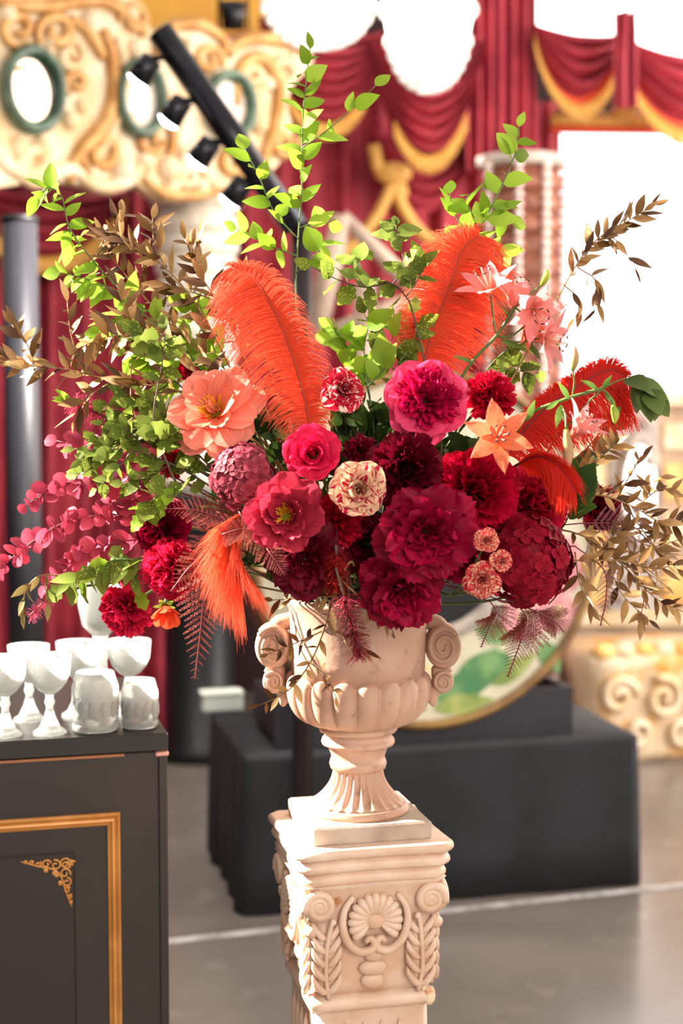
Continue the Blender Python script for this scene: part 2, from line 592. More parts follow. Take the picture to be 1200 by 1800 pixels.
# gold bow with its two fringed bands parting like a tent door
o0 = BP(690, 305, 7.75)
t = thing('gold_tieback', 'gold fringed tieback bow with two bands parting over the dark opening', 'tieback', o0)
part('knot', xf(ball((0, 0, 0), 0.075, 14, 8, 1.35, 0.7, 0.8), Matrix.Identity(4)), M_fringe, t)
for pts, w in (([(690, 310), (705, 360), (740, 410), (800, 450), (860, 480)], 12), ([(690, 320), (668, 370), (640, 410), (600, 450), (560, 500)], 11), ([(655, 255), (660, 275), (664, 300)], 12), ([(700, 310), (708, 335), (710, 345)], 9)):
    cv = bez([BP(x, y, 7.75, 0.0) - o0 for x, y in pts], 16)
    part('fringed_band', tube(cv, px2m(w, 7.4), 8), M_fringe, t)
# cornice over the window
t = thing('window_cornice', 'gilded cornice bar with shell crest above the bright window', 'cornice', BP(1060, 230, 7.9))
o0 = t.location.copy()
for y, r, m in ((212, 9, M_fringe_pale), (228, 7, M_orange), (200, 4, M_gold)):
    part('cornice_bar', tube([BP(968, y, 7.9) - o0, BP(1400, y + 6, 7.9) - o0], px2m(r, 8), 8), m, t)
part('shell_crest', ball(BP(1098, 190, 7.85) - o0, 0.055, 12, 7, 1.3, 0.6, 1.2), M_fringe_pale, t)

# ------------------------------------------------------------------ chandeliers
def chandelier(label, px, py_bot, w, h, Y):
    base = W(px, py_bot, Y)
    t = thing('crystal_chandelier', label, 'chandelier', base)
    rw, hh = px2m(w / 2, Y), px2m(h, Y)
    prof = [(max(0.01, rw * math.sin(PI / 2 * min(1, (i / 10) ** 0.8))), 0.06 + hh * (1 - math.cos(PI / 2 * i / 10))) for i in range(11)]
    part('glass_bowl', lathe(prof, 28), M_crystal_lit, t)
    for k in (1, 2, 3, 4, 5, 6, 8, 10):
        r, z = prof[k]
        part('metal_ring', mv(lathe([(r * 1.02, -0.012), (r * 1.05, 0), (r * 1.02, 0.012)], 28, cap=False), 0, 0, z), M_greystone, t)
        v, f = [], []
        n = 26
        for i in range(n):
            a = 2 * PI * i / n
            v, f = join((v, f), ball((r * 1.04 * math.cos(a), r * 1.04 * math.sin(a), z - 0.018), 0.013, 6, 4, 1, 1, 1.8))
        part('crystal_drops', (v, f), M_crystal, t, False, kind='stuff')
    part('suspension_rod', tube([(0, 0, hh), (0, 0, hh + 0.9)], 0.012, 8), M_gold, t)
chandelier('large crystal chandelier bowl hanging lowest, over the crimson swag', 752, 172, 160, 190, 6.6)
chandelier('crystal chandelier bowl hanging higher, next to the ochre board', 560, 95, 215, 150, 6.2)

# ------------------------------------------------------------------ stage lamp in front of the ochre board
t = thing('stage_lamp', 'small black stage lamp mounted above the gilded scrollwork', 'lamp', W(410, 60, 6.9))
part('lamp_body', tube([(0, 0, 0.02), (0, -0.02, 0.14)], [0.05, 0.06], 10), M_metalblk, t)
part('yoke', tube([(-0.065, 0, 0.02), (-0.065, 0, 0.18), (0.065, 0, 0.18), (0.065, 0, 0.02)], 0.009, 6), M_metalblk, t)
part('ceiling_rod', tube([(0, 0, 0.18), (0, 0, 0.8)], 0.012, 6), M_metalblk, t)

# ------------------------------------------------------------------ gilded rococo board with oval mirrors
GA = Vector(((-60 - 600) / F * 5.9, 5.9, 0))
GB = Vector(((545 - 600) / F * 7.1, 7.1, 0))
ge = (GB - GA).normalized()
gn = Vector((ge.y, -ge.x, 0))
def GP(px, py, off=0.0):
    d = _fw + Vector((1, 0, 0)) * ((px - 600) / F) + _up * ((900 - py) / F)
    t = (GA - CAM).dot(gn) / d.dot(gn)
    p = CAM + d * t
    return p + gn * off
g0 = GP(250, 330)
gb = thing('rococo_board', 'cream and gold carved rococo board with scrolls and oval mirrors', 'carved board', g0)
outl = [(-330, -50), (-250, -80), (-120, -50), (-30, -60), (120, -40), (232, 5), (250, 45), (262, 60), (300, 36), (350, 40), (386, 72), (440, 62), (515, 78), (538, 112), (505, 150), (492, 190), (503, 240), (476, 292), (440, 318), (400, 332), (350, 352), (275, 352), (240, 335), (212, 318), (172, 340), (128, 326), (60, 322), (-30, 332), (-120, 322), (-220, 340), (-320, 310), (-340, 140)]
oc = bez([Vector((x, y, 0)) for x, y in outl + [outl[0]]], 120)[:-1]
n = len(oc)
v = [GP(p.x, p.y, 0.05) - g0 for p in oc] + [GP(p.x, p.y, -0.02) - g0 for p in oc]
part('backing', (v, [tuple(range(n)), tuple(range(n, 2 * n))[::-1]] + [(k, n + k, n + (k + 1) % n, (k + 1) % n) for k in range(n)]), M_cream, gb, False)
def spx(cx, cy, r0, r1, a0, turns, n=20):
    return [(cx + lerp(r0, r1, i / n) * math.cos(a0 + turns * 2 * PI * i / n), cy + lerp(r0, r1, i / n) * math.sin(a0 + turns * 2 * PI * i / n)) for i in range(n + 1)]
scr = [
    ([(168, 55), (182, 100), (187, 170), (168, 225), (140, 255), (118, 285), (108, 325)], 12, M_gold),
    ([(192, 70), (205, 120), (200, 180), (180, 240), (150, 290)], 9, M_cream),
    ([(-30, 5), (30, 16), (80, 16), (130, 6), (175, 8), (205, 30), (232, 52), (240, 70)], 11, M_gold),
    (spx(85, 62, 34, 8, 2.6, 1.25), 9, M_gold), ([(110, 36), (140, 60), (158, 88), (168, 110)], 10, M_gold),
    (spx(222, 40, 26, 6, 3.0, 1.3), 8, M_gold), (spx(20, 55, 34, 8, 1.0, 1.2), 8, M_gold),
    (spx(110, 105, 24, 6, -1.0, 1.2), 7, M_cream), (spx(120, 150, 22, 5, 2.0, 1.2), 7, M_gold),
    (spx(165, 275, 36, 9, 2.4, 1.4), 9, M_gold), (spx(50, 290, 40, 8, 0.4, 1.2), 10, M_cream),
    ([(-40, 250), (10, 300), (60, 312), (110, 300), (135, 318)], 12, M_cream), ([(130, 318), (170, 332), (215, 318), (240, 290)], 11, M_cream),
    ([(262, 110), (268, 72), (300, 48), (345, 50), (378, 76), (384, 100)], 10, M_gold), (spx(300, 90, 28, 6, 3.4, 1.2), 8, M_cream),
    (spx(352, 110, 26, 6, 0.4, -1.3), 8, M_gold), ([(386, 100), (410, 78), (460, 72), (510, 86), (528, 110)], 11, M_gold),
    ([(400, 190), (402, 140), (425, 108), (455, 112), (476, 160), (470, 220), (450, 280), (440, 318)], 12, M_gold), (spx(430, 140, 26, 6, 0.8, 1.3), 8, M_cream),
    (spx(480, 130, 28, 7, 2.5, -1.3), 9, M_cream), (spx(485, 255, 26, 6, -0.6, 1.3), 8, M_gold),
    ([(270, 340), (300, 320), (310, 280), (330, 260), (340, 300), (370, 330), (420, 320)], 12, M_cream), (spx(310, 318, 30, 6, 1.0, 1.3), 9, M_cream),
    ([(240, 320), (280, 344), (340, 344), (390, 330)], 10, M_gold), (spx(395, 290, 30, 7, 1.5, -1.4), 9, M_gold),
    (spx(250, 250, 24, 6, 0.0, 1.2), 8, M_gold), ([(275, 160), (285, 200), (290, 250), (280, 290)], 9, M_gold), (spx(15, 110, 20, 5, 0, 1), 6, M_gold), ([(-60, 55), (-78, 100), (-83, 170), (-64, 225), (-40, 260), (-30, 310)], 12, M_gold), ([(-320, 40), (-260, -10), (-180, 10), (-100, 0), (-40, 20)], 11, M_gold), (spx(-110, 70, 34, 8, 0.6, -1.25), 9, M_gold), (spx(-120, 280, 38, 9, 0.7, -1.4), 9, M_gold), (spx(-280, 90, 34, 8, 2.6, 1.3), 9, M_gold), (spx(-290, 270, 34, 8, 2.6, 1.3), 9, M_gold)]
for k, (pts, r, m) in enumerate(scr):
    cv = bez([GP(x, y, 0.06) - g0 for x, y in pts], max(14, len(pts) * 2))
    nn = len(cv) - 1
    rr = px2m(r, 6.4)
    part('scroll', tube(cv, [rr * (0.45 + 0.75 * math.sin(PI * (0.12 + 0.8 * i / nn))) for i in range(nn + 1)], 8), m, gb)
for (x, y, r) in ((145, 45, 22), (215, 30, 18), (75, 75, 14), (110, 215, 18), (130, 190, 14), (60, 265, 22), (200, 300, 26), (240, 290, 20), (300, 250, 20), (280, 300, 24), (440, 220, 22), (455, 150, 16), (500, 110, 16), (395, 230, 18), (340, 330, 18), (0, 30, 18), (20, 260, 18), (150, 310, 16), (215, 215, 16), (225, 90, 18)):
    part('boss', ball(GP(x, y, 0.05) - g0, px2m(r, 6.4), 10, 6, 1, 0.8, 1), M_cream, gb)
M_pinkglass = mat('painted_oval_glass', 'efd9cf', rough=0.15, col2='fbeee6', nscale=6)
for (cx, cy, rx, ry, tl) in ((-200, 163, 60, 80, -0.1), (40, 163, 53, 78, -0.15), (228, 178, 42, 70, -0.1), (385, 190, 42, 62, -0.1)):
    fr = None
    def oval(k, s, off, n=32):
        a = 2 * PI * k / n
        x, y = rx * s * math.cos(a), ry * s * math.sin(a)
        return GP(cx + x * math.cos(tl) - y * math.sin(tl), cy + x * math.sin(tl) + y * math.cos(tl), off) - g0
    rings = []
    for s, off in ((1.02, 0.05), (1.02, 0.10), (0.93, 0.125), (0.80, 0.12), (0.70, 0.085), (0.68, 0.06)):
        rings.append([oval(k, s * (1 + (0.04 * math.sin(k * PI / 32 * 16 * 2) if s > 0.9 else 0)), off) for k in range(32)])
    fr = part('oval_frame', loft(rings, cap=False), M_green, gb)
    part('oval_glass', ([oval(k, 0.72, 0.07) for k in range(32)] + [oval(k, 0.72, 0.055) for k in range(32)], [tuple(range(32))[::-1], tuple(range(32, 64))]), M_mirror if cx == 40 else M_pinkglass, fr, False)

# ------------------------------------------------------------------ wicker columns
def wicker(label, px0, px1, py0, py1, Y, mband, mgap, cols, beads, taper=0.86, zlow=0.0):
    xm = (px0 + px1) / 2
    p0 = W(xm, py1, Y)
    top = W(xm, py0, Y)
    H = top.z
    rb = px2m((px1 - px0) / 2, Y)
    t = thing('wicker_column', label, 'column', (p0.x, Y, 0))
    if zlow:
        part('plinth', lathe([(rb * 0.95, 0), (rb * 0.95, 0.06), (rb * 0.8, 0.09), (rb * 0.8, zlow - 0.06), (rb * 0.9, zlow - 0.03), (rb * 0.9, zlow)], 24), M_black, t)
    part('core', lathe([(rb * 0.80, zlow), (rb * 0.9, H - 0.02)], 24), mgap, t)
    nb = int((H - zlow) / 0.10)
    for i in range(nb):
        z = zlow + 0.02 + (H - zlow - 0.1) * (i + 0.5) / nb
        r = rb * lerp(taper - 0.02, 0.97, z / H)
        h = (H - zlow - 0.1) / nb * 0.36
        part('woven_band', mv(lathe([(r * 0.97, -h), (r * 1.0, -h * 0.5), (r * 1.01, 0), (r * 1.0, h * 0.5), (r * 0.97, h)], 24, lambda q, zz, a: 1 + 0.012 * math.sin(a * 12 + i * PI)), 0, 0, z), mband, t)
    part('rim', mv(lathe([(rb * 1.0, -0.05), (rb * 1.06, -0.03), (rb * 1.06, 0.0), (rb * 0.7, 0.0)], 24), 0, 0, H), M_greystone if beads else mband, t)
    if beads:
        for a in (-1.75, -1.12, -0.42, -2.5):
            s = thing('x', 'x', 'x') if False else None
            nbe = int((H - 0.1) / 0.044)
            v, f = [], []
            for k in range(nbe):
                z = H - 0.06 - k * 0.044
                r = rb * lerp(taper, 1.0, z / H) * 1.06
                v, f = join((v, f), ball((r * math.cos(a), r * math.sin(a), z), 0.021, 8, 5))
            part('bead_string', (v, f), M_bead, t)
    return t
wicker('brown woven wicker column hung with strings of pearly beads', 838, 985, 278, 900, 7.0, M_brown, M_brown, 3, True)
wicker('pale cream woven wicker column below the gilded scrollwork', 272, 425, 348, 900, 6.9, M_palewick, M_palewick, 3, False, zlow=1.25)

# ------------------------------------------------------------------ cream signpost behind the flowers
t = thing('cream_signpost', 'cream painted post with two slanted arms behind the feathers', 'post', (W(640, 900, 6.3).x, 6.3, 0))
o0 = Vector(t.location)
ap = W(602, 388, 6.3)
for px_, py_, r in ((548, 600, 0.055), (740, 520, 0.036)):
    q = W(px_, py_, 6.3)
    part('slanted_arm', tube([ap - o0 + Vector((0, 0, 0.02)), q - o0], [r * 0.8, r * 1.1], 8), M_wood_pale, t)
part('post_shaft', tube([(0, 0, 0.03), (0, 0, W(640, 500, 6.3).z)], 0.05, 10), M_wood_pale, t)
part('cross_rail', tube([W(548, 598, 6.3) - o0, W(740, 518, 6.3) - o0], 0.035, 8), M_wood_pale, t)
part('foot_plate', lathe([(0.16, 0), (0.16, 0.02), (0.05, 0.04)], 20), M_wood_pale, t)

# ------------------------------------------------------------------ spot light bar on its stand
base = W(531, 900, 4.6)
t = thing('light_stand', 'black light stand with a slanted bar carrying four small spotlights', 'light stand', (base.x, 4.6, 0))
o0 = Vector(t.location)
tp = W(522, 392, 4.6)
part('pole', tube([(0, 0, 0.01), (0, 0, tp.z)], 0.032, 16), mat('brown_black_pole', '2f2324', rough=0.35, metal=0.2), t)
part('base_plate', lathe([(0.046, 0.0), (0.046, 0.02), (0.034, 0.03)], 20), M_metalblk, t)
b0, b1 = W(281, 56, 4.6) - o0, W(520, 400, 4.6) - o0
part('slanted_bar', tube([b0, b1], 0.041, 20), M_metalblk, t)
bd = (b1 - b0)
side = Vector((-bd.z, 0, bd.x)).normalized()
if side.x > 0:
    side = -side
aim = Vector((-0.60, 0.24, -0.75)).normalized()
for k, (fx, hx, hy) in enumerate(((0.12, 258, 118), (0.36, 312, 190), (0.58, 362, 262), (0.80, 420, 332))):
    p = b0 + bd * fx
    h = W(hx, hy, 4.6) - o0
    hd = part('spot_head', tube([h - aim * 0.035, h - aim * 0.03, h + aim * 0.01, h + aim * 0.045], [0.018, 0.032, 0.036, 0.04], 14), M_metalblk, t)
    part('stem', tube([p, h - aim * 0.03], 0.009, 8), M_metalblk, hd)
    part('lamp_face', tube([h + aim * 0.046, h + aim * 0.052, h + aim * 0.060, h + aim * 0.064], [0.035, 0.033, 0.022, 0.008], 14), M_lamp, hd)
    ld = bpy.data.lights.new('spot_lamp', 'SPOT')
    ld.energy = 34
    ld.spot_size = math.radians(155)
    ld.spot_blend = 0.6
    ld.color = (1.0, 0.95, 0.88)
    ld.shadow_soft_size = 0.03
    lo = bpy.data.objects.new('spot_light', ld)
    sc.collection.objects.link(lo)
    lo.location = o0 + h + aim * 0.07
    lo.rotation_euler = aim.to_track_quat('-Z', 'Y').to_euler()
# thick black post
base = W(42, 900, 4.9)
tp = W(38, 380, 4.9)
t = thing('black_post', 'thick matt black round post in front of the red curtain', 'post', (base.x, 4.9, 0))
part('shaft', lathe([(0.058, 0.02), (0.058, tp.z - 0.02)], 28), M_postgrey, t)
part('top_cap', lathe([(0.061, tp.z - 0.02), (0.061, tp.z - 0.004), (0.055, tp.z)], 28), M_black, t)
part('foot_flange', lathe([(0.13, 0), (0.13, 0.012), (0.062, 0.03)], 28), M_black, t)

# ------------------------------------------------------------------ black draped platform and the painted drum
fl_, fr_ = gp(432, 1612), gp(1116, 1556)
ex = (fr_ - fl_).normalized()
ey = Vector((-ex.y, ex.x, 0))
PW = (fr_ - fl_).length
PD, PH = 0.72, 0.525
ang = math.atan2(ex.y, ex.x)
pf = thing('draped_platform', 'low platform covered in black cloth with soft corner folds', 'platform', fl_, ang)
def skirt():
    pts = []
    def side(p, q, n, am, ph):
        for i in range(n):
            s = i / n
            pts.append((lerp(p[0], q[0], s), lerp(p[1], q[1], s), am * (0.5 + 0.5 * math.sin(s * 26 + ph)) * (0.4 + 0.6 * abs(2 * s - 1)), (q[1] - p[1], p[0] - q[0])))
    side((0, 0), (PW, 0), 60, 0.014, 0)
    side((PW, 0), (PW, PD), 24, 0.022, 1)
    side((PW, PD), (0, PD), 30, 0.012, 2)
    side((0, PD), (0, 0), 24, 0.035, 3)
    rings = []
    for z, s in ((0.004, 1.0), (0.15, 0.85), (0.35, 0.5), (PH - 0.02, 0.1), (PH, 0.0)):
        r = []
        for x, y, w, nn in pts:
            l = math.hypot(*nn)
            r.append((x + nn[0] / l * w * s, y + nn[1] / l * w * s, z))
        rings.append(r)
    return loft(rings)
part('cloth_cover', skirt(), M_blackcloth, pf)
def plat(px, py, z):       # point where a sight line meets height z
    d = W(px, py, 1.0) - CAM
    return CAM + d * ((z - CAM.z) / d.z)
# cradle: dark box with a scooped front board that carries the drum
cr_r = plat(1008, 1292, PH)
inv = (Matrix.Translation(fl_) @ Matrix.Rotation(ang, 4, 'Z')).inverted()
rl = inv @ cr_r
cy = max(0.06, rl.y)
crd = thing('drum_cradle', 'black box cradle with scooped front board under the painted drum', 'cradle', fl_ + ex * (rl.x - 0.52) + ey * cy + Vector((0, 0, PH)), ang)
M_cradle = mat('charcoal_board', '24222a', rough=0.6, col2='2b2932', nscale=5)
DR = 0.60
o2 = [(-0.52, 0.002), (0.52, 0.002), (0.52, 0.165)]
xs_ = math.sqrt((DR * 1.004) ** 2 - (0.0425 + DR - 0.165) ** 2)
for i in range(61):
    x = lerp(xs_, -xs_, i / 60)
    o2.append((x, 0.0425 + DR - math.sqrt((DR * 1.004) ** 2 - x * x)))
o2.append((-0.52, 0.165))
part('front_board', xf(plate(o2, -0.02, 0.0), Matrix.Rotation(PI / 2, 4, 'X')), M_cradle, crd, False)
part('box_body', box(-0.5, 0.52, 0.021, 0.40, 0.001, 0.03, 0.004), M_cradle, crd, False)
part('side_panel', box(0.49, 0.52, 0.021, 0.40, 0.03, 0.165, 0.004), M_cradle, crd, False)
part('side_panel', box(-0.52, -0.49, 0.021, 0.40, 0.03, 0.165, 0.004), M_cradle, crd, False)
dc = Vector(crd.location) + ey * 0.03 + Vector((0, 0, 0.045 + DR))
dr = thing('painted_drum', 'big round painted drum with pink roses and green leaves on cream', 'drum', dc - Vector((0, 0, DR)), ang)
RX = Matrix.Rotation(PI / 2, 4, 'X')
up = Matrix.Translation((0, 0.0, DR))
M_drumcream = mat('cream_drum_skin', 'ece4cf', rough=0.5, col2='d9d6b8', nscale=3)
M_rim = mat('brown_gold_rim', '7a5a38', rough=0.35, metal=0.3, col2='a07c48', nscale=10)
part('shell', xf(lathe([(DR * 0.985, -0.30), (DR * 0.985, 0.02)], 72), up @ RX), M_rim, dr)
part('skin', xf(lathe([(DR * 0.965, 0.022), (DR * 0.965, 0.03)], 72), up @ RX), M_drumcream, dr, False)
part('hoop', xf(lathe([(DR * 0.95, 0.02), (DR * 0.95, 0.045), (DR * 0.975, 0.055), (DR * 1.0, 0.045), (DR * 1.0, -0.02)], 72, cap=False), up @ RX), M_rim, dr)
part('centre_disc', xf(lathe([(0.27, 0.031), (0.27, 0.034)], 48), up @ RX), mat('dark_drum_centre', '120f12', rough=0.3), dr, False)  # flat dark disc laid on the skin
part('centre_ring', xf(lathe([(0.26, 0.031), (0.26, 0.05), (0.285, 0.055), (0.31, 0.045), (0.31, 0.031)], 48, cap=False), up @ RX), M_greystone, dr)
M_pr = mat('painted_rose_pink', 'd58490', rough=0.5, col2='edb4b2', nscale=20)
M_pl = mat('painted_leaf_green', '4f8a5a', rough=0.5, col2='86b070', nscale=9)
M_pl2 = mat('painted_moss_green', '7f9a4e', rough=0.5, col2='b4c070', nscale=9)
M_prc = mat('painted_rose_heart', 'f3dcae', rough=0.5)
def flat_leaf(cx, cz, L, w, a, m, name='painted_leaf'):
    pts = []
    for i in range(9):
        s = i / 8
        pts.append((L * s, w * math.sin(PI * s ** 0.8)))
    for i in range(7, 0, -1):
        s = i / 8
        pts.append((L * s, -w * math.sin(PI * s ** 0.8)))
    M = Matrix.Translation((cx, 0, cz)) @ Matrix.Rotation(-a, 4, 'Y') @ RX
    part(name, xf(plate(pts, 0.03, 0.033 + R.random() * 0.002), up @ M), m, dr, False)
for (x, z, r) in ((0.34, -0.23, 0.085), (0.46, -0.06, 0.10), (0.40, 0.12, 0.08), (0.46, -0.22, 0.07), (0.28, -0.08, 0.06)):
    for k in range(6):
        a = k * PI / 3 + x * 7
        part('painted_petal', xf(ball((x + r * 0.5 * math.cos(a), -0.033, z + r * 0.5 * math.sin(a)), r * 0.55, 10, 6, 1, 0.06, 1), up), M_pr, dr)
    part('rose_heart', xf(ball((x, -0.036, z), r * 0.3, 10, 6, 1, 0.12, 1), up), M_prc, dr)
for (x, z, L, w, a, m) in ((0.02, -0.50, 0.26, 0.05, 0.35, M_pl), (0.0, -0.50, 0.26, 0.05, 2.75, M_pl), (0.02, -0.53, 0.22, 0.035, 0.1, M_pl2), (0.0, -0.53, 0.22, 0.035, 3.0, M_pl2), (0.10, -0.47, 0.2, 0.045, 0.75, M_pl), (-0.08, -0.47, 0.22, 0.05, 2.3, M_pl), (0.30, -0.30, 0.14, 0.04, 2.9, M_pl), (0.29, -0.36, 0.12, 0.04, 3.6, M_pl), (0.22, -0.46, 0.2, 0.035, 0.55, M_pl2), (0.40, -0.32, 0.13, 0.04, -1.0, M_pl), (0.26, -0.18, 0.1, 0.035, 2.8, M_pl)):
    flat_leaf(x, z, L, w, a, m)
part('rose_heart', xf(ball((0.01, -0.036, -0.42), 0.035, 10, 6, 1, 0.12, 1.2), up), M_prc, dr)
# white box at the far corner of the platform
wb = plat(392, 1253, PH)
t = thing('white_lamp_box', 'small white oblong box on the far corner of the black platform', 'box', wb, ang)
part('box_body', box(-0.075, 0.075, 0, 0.08, 0.001, 0.065, 0.008), mat('white_plastic', 'cfd6cc', rough=0.5), t, False)
part('lid', box(-0.079, 0.079, -0.004, 0.084, 0.065, 0.075, 0.003), mat('white_plastic_lid', 'dfe4da', rough=0.5), t, False)

# ------------------------------------------------------------------ carved gilt chest and the facade behind it
cb = gp(1120, 1342)
t = thing('gilt_chest', 'chunky carved chest with worn gilding on the floor past the platform', 'chest', cb, RZ)
rr = random.Random(5)
def chest_fn():
    rings = []
    for z, s in ((0.0, 0.93), (0.05, 1.0), (0.10, 0.94), (0.2, 0.93), (0.38, 0.98), (0.44, 1.03), (0.50, 1.0), (0.53, 0.85)):
        r = []
        for k in range(40):
            a = 2 * PI * k / 40
            c, s_ = math.cos(a), math.sin(a)
            q = 1 / (abs(c) ** 5 + abs(s_) ** 5) ** 0.2
            w = 1 + 0.03 * math.sin(a * 9 + z * 20)
            r.append((0.10 + 0.36 * s * q * c * w, 0.25 + 0.25 * s * q * s_ * w, z))
        rings.append(r)
    return loft(rings)
part('body', chest_fn(), M_giltrock, t)
for (cx, cz, r, a0, tn) in ((-0.1, 0.32, 0.09, 0, 1.5), (0.12, 0.3, 0.10, 2, -1.5), (0.32, 0.32, 0.09, 1, 1.5), (0.0, 0.15, 0.07, 3, 1.4), (0.22, 0.14, 0.07, 0, -1.4), (-0.16, 0.16, 0.06, 2, 1.3), (0.36, 0.15, 0.06, 2, 1.3)):
    part('scroll', mv(tube(spiral(cx, cz, r, 0.015, a0, tn, 24), 0.022, 7), 0, -0.01, 0), M_inlay if rr.random() < 0.5 else M_cream, t)
for k in range(6):
    part('lid_knob', ball((-0.16 + 0.10 * k, 0.04, 0.52), 0.05, 10, 6, 1.2, 1, 0.8), M_inlay if k % 2 == 0 else M_cream, t)
# facade
f0 = BP(1130, 1130, 7.6)
f0.z = 0
fc = thing('carved_facade', 'tan carved facade with arched mirror and orange inlays under the window', 'facade', f0)
def fpart(name, px0, px1, py0, py1, m, off=0.0, th=0.05):
    v, f = bwall_rect(px0, px1, py0, py1, 7.6 - off, th)
    part(name, ([p - f0 for p in v], f), m, fc, False)
zb = 718 + 1.64 * F / 8.4
fpart('board', 1000, 1420, 700, 1310, M_tan)
fpart('ledge', 990, 1420, 690, 712, M_cream, 0.08, 0.1)
fpart('ledge', 990, 1420, 1075, 1100, M_cream, 0.05, 0.07)
fpart('pilaster', 1072, 1156, 715, 1075, M_greystone, 0.04, 0.06)
for y0, y1, m in ((745, 790, M_cream), (815, 880, M_inlay), (905, 960, M_cream), (985, 1060, M_inlay)):
    fpart('inlay_panel', 1168, 1400, y0, y1, m, 0.02, 0.03)
for x0, x1, y0, y1, m in ((1005, 1066, 730, 860, M_cream), (1005, 1066, 880, 1060, M_inlay)):
    fpart('inlay_panel', x0, x1, y0, y1, m, 0.02, 0.03)
ring = []
def arch(s, off):
    out = []
    for k in range(28):
        a = 2 * PI * k / 28
        out.append(BP(1113 + 29 * s * math.cos(a), 862 + 82 * s * math.sin(a), 7.6, off) - f0)
    return out
mf = part('mirror_frame', loft([arch(1.25, 0.05), arch(1.25, 0.10), arch(1.1, 0.12), arch(0.95, 0.08)], cap=False), M_greystone, fc)
part('mirror_glass', (arch(1.0, 0.085) + arch(1.0, 0.07), [tuple(range(28)), tuple(range(28, 56))[::-1]]), M_mirror, mf, False)
for k, (x, y) in enumerate(((1090, 740), (1140, 745), (1145, 810), (1150, 900), (1080, 960), (1145, 985), (1110, 1020), (1095, 1050))):
    part('boss', ball(BP(x, y, 7.5, 0.0) - f0, 0.035, 10, 6, 1, 0.7, 1), M_greystone, fc)
# ------------------------------------------------------------------ black bar with gold moulding
BRZ = math.radians(14.5)
bc = W(292, 1287, 2.60)
BH = bc.z
bar = thing('bar_counter', 'black panelled bar counter with gold moulding and filigree corner', 'bar', (bc.x, bc.y, 0), BRZ)
M_bar = mat('black_brown_lacquer', '241c18', rough=0.5, col2='2a211d', nscale=6, bump=0.08, bscale=80)
M_bartop = mat('black_bar_top', '221f1e', rough=0.3)
M_goldpaint = mat('gold_paint', 'cd9450', rough=0.42, metal=0.2, col2='b87e3c', nscale=10)
M_copper = mat('copper_edge', 'a06a4a', rough=0.35, metal=0.5)
part('body', box(-1.1, -0.004, 0.004, 0.55, 0.0, BH - 0.034, 0.002), M_bar, bar, False)
part('top_slab', box(-1.12, 0.003, -0.006, 0.57, BH - 0.033, BH, 0.003), M_bartop, bar, False)
part('edge_strip', box(-1.11, -0.075, -0.004, 0.004, BH - 0.0385, BH - 0.034), M_copper, bar, False)
part('corner_clip', box(-0.02, 0.0035, -0.006, 0.010, BH - 0.042, BH - 0.034, 0.002), mat('pink_copper_clip', 'd9a49a', rough=0.3, metal=0.4), bar, False)
part('corner_strip', box(-0.014, 0.0015, -0.001, 0.008, 0.0, BH - 0.043, 0.0015), M_bar, bar, False)
# picture-frame moulding: top rail, side stile, both with a stepped profile
mxr = -0.0835
mzt = BH - 0.139
prof = [(0.0, 0.0), (0.0, -0.007), (0.004, -0.010), (0.008, -0.006), (0.010, -0.009), (0.014, -0.010), (0.017, -0.005), (0.019, -0.007), (0.022, -0.005), (0.022, 0.0)]
def rail():
    r0 = [(-1.05, d + 0.004, mzt - o) for o, d in prof]
    r1 = [(mxr - o, d + 0.004, mzt - o) for o, d in prof]
    return loft([r0, r1], close=False, cap=False)
def stile():
    r0 = [(mxr - o, d + 0.004, mzt - o) for o, d in prof]
    r1 = [(mxr - o, d + 0.004, 0.12) for o, d in prof]
    return loft([r0, r1], close=False, cap=False)
part('gold_rail', rail(), M_goldpaint, bar, False)
part('gold_stile', stile(), M_goldpaint, bar, False)
# raised inner panel
pz = BH - 0.205
px_ = -0.163
part('inner_panel', box(-1.04, px_, -0.0005, 0.006, 0.15, pz, 0.003), mat('black_panel', '231b17', rough=0.55), bar, False)
# filigree corner made of little scrolls and leaves
fx, fz = px_ - 0.006, pz - 0.008
def fil(pts, r):
    part('filigree_scroll', tube([(fx + x, -0.003, fz + z) for x, z in pts], r, 6), M_goldpaint, bar)
def sp2(cx, cz, r0, a0, tn, n=16):
    return [(cx + lerp(r0, r0 * 0.25, i / n) * math.cos(a0 + tn * 2 * PI * i / n), cz + lerp(r0, r0 * 0.25, i / n) * math.sin(a0 + tn * 2 * PI * i / n)) for i in range(n + 1)]
for (u, d, r, a0, tn) in ((0.012, 0.010, 0.010, 0.3, 1.2), (0.028, 0.012, 0.010, 2.0, -1.2), (0.044, 0.009, 0.0085, 0.0, 1.2), (0.058, 0.008, 0.006, 1.0, -1.2), (0.070, 0.005, 0.0045, 0.0, 1.2), (0.080, 0.003, 0.003, 0, 1)):
    fil(sp2(-u, -d, r, a0, tn), 0.0019)
    fil(sp2(-d, -u, r, PI / 2 - a0, -tn), 0.0019)
fil([(-0.018, -0.030), (-0.026, -0.024), (-0.034, -0.018), (-0.05, -0.014), (-0.066, -0.009), (-0.088, -0.001)], 0.0018)
fil([(-0.030, -0.018), (-0.024, -0.026), (-0.018, -0.034), (-0.014, -0.05), (-0.009, -0.066), (-0.001, -0.088)], 0.0018)
for a in (0.2, 0.8, 1.4):
    part('filigree_leaf', xf(ball((0, 0, 0), 0.008, 8, 5, 1.0, 0.25, 0.35), Matrix.Translation((fx - 0.006, -0.002, fz - 0.006)) @ Matrix.Rotation(a + PI, 4, 'Y') @ Matrix.Translation((-0.006, 0, 0))), M_goldpaint, bar)
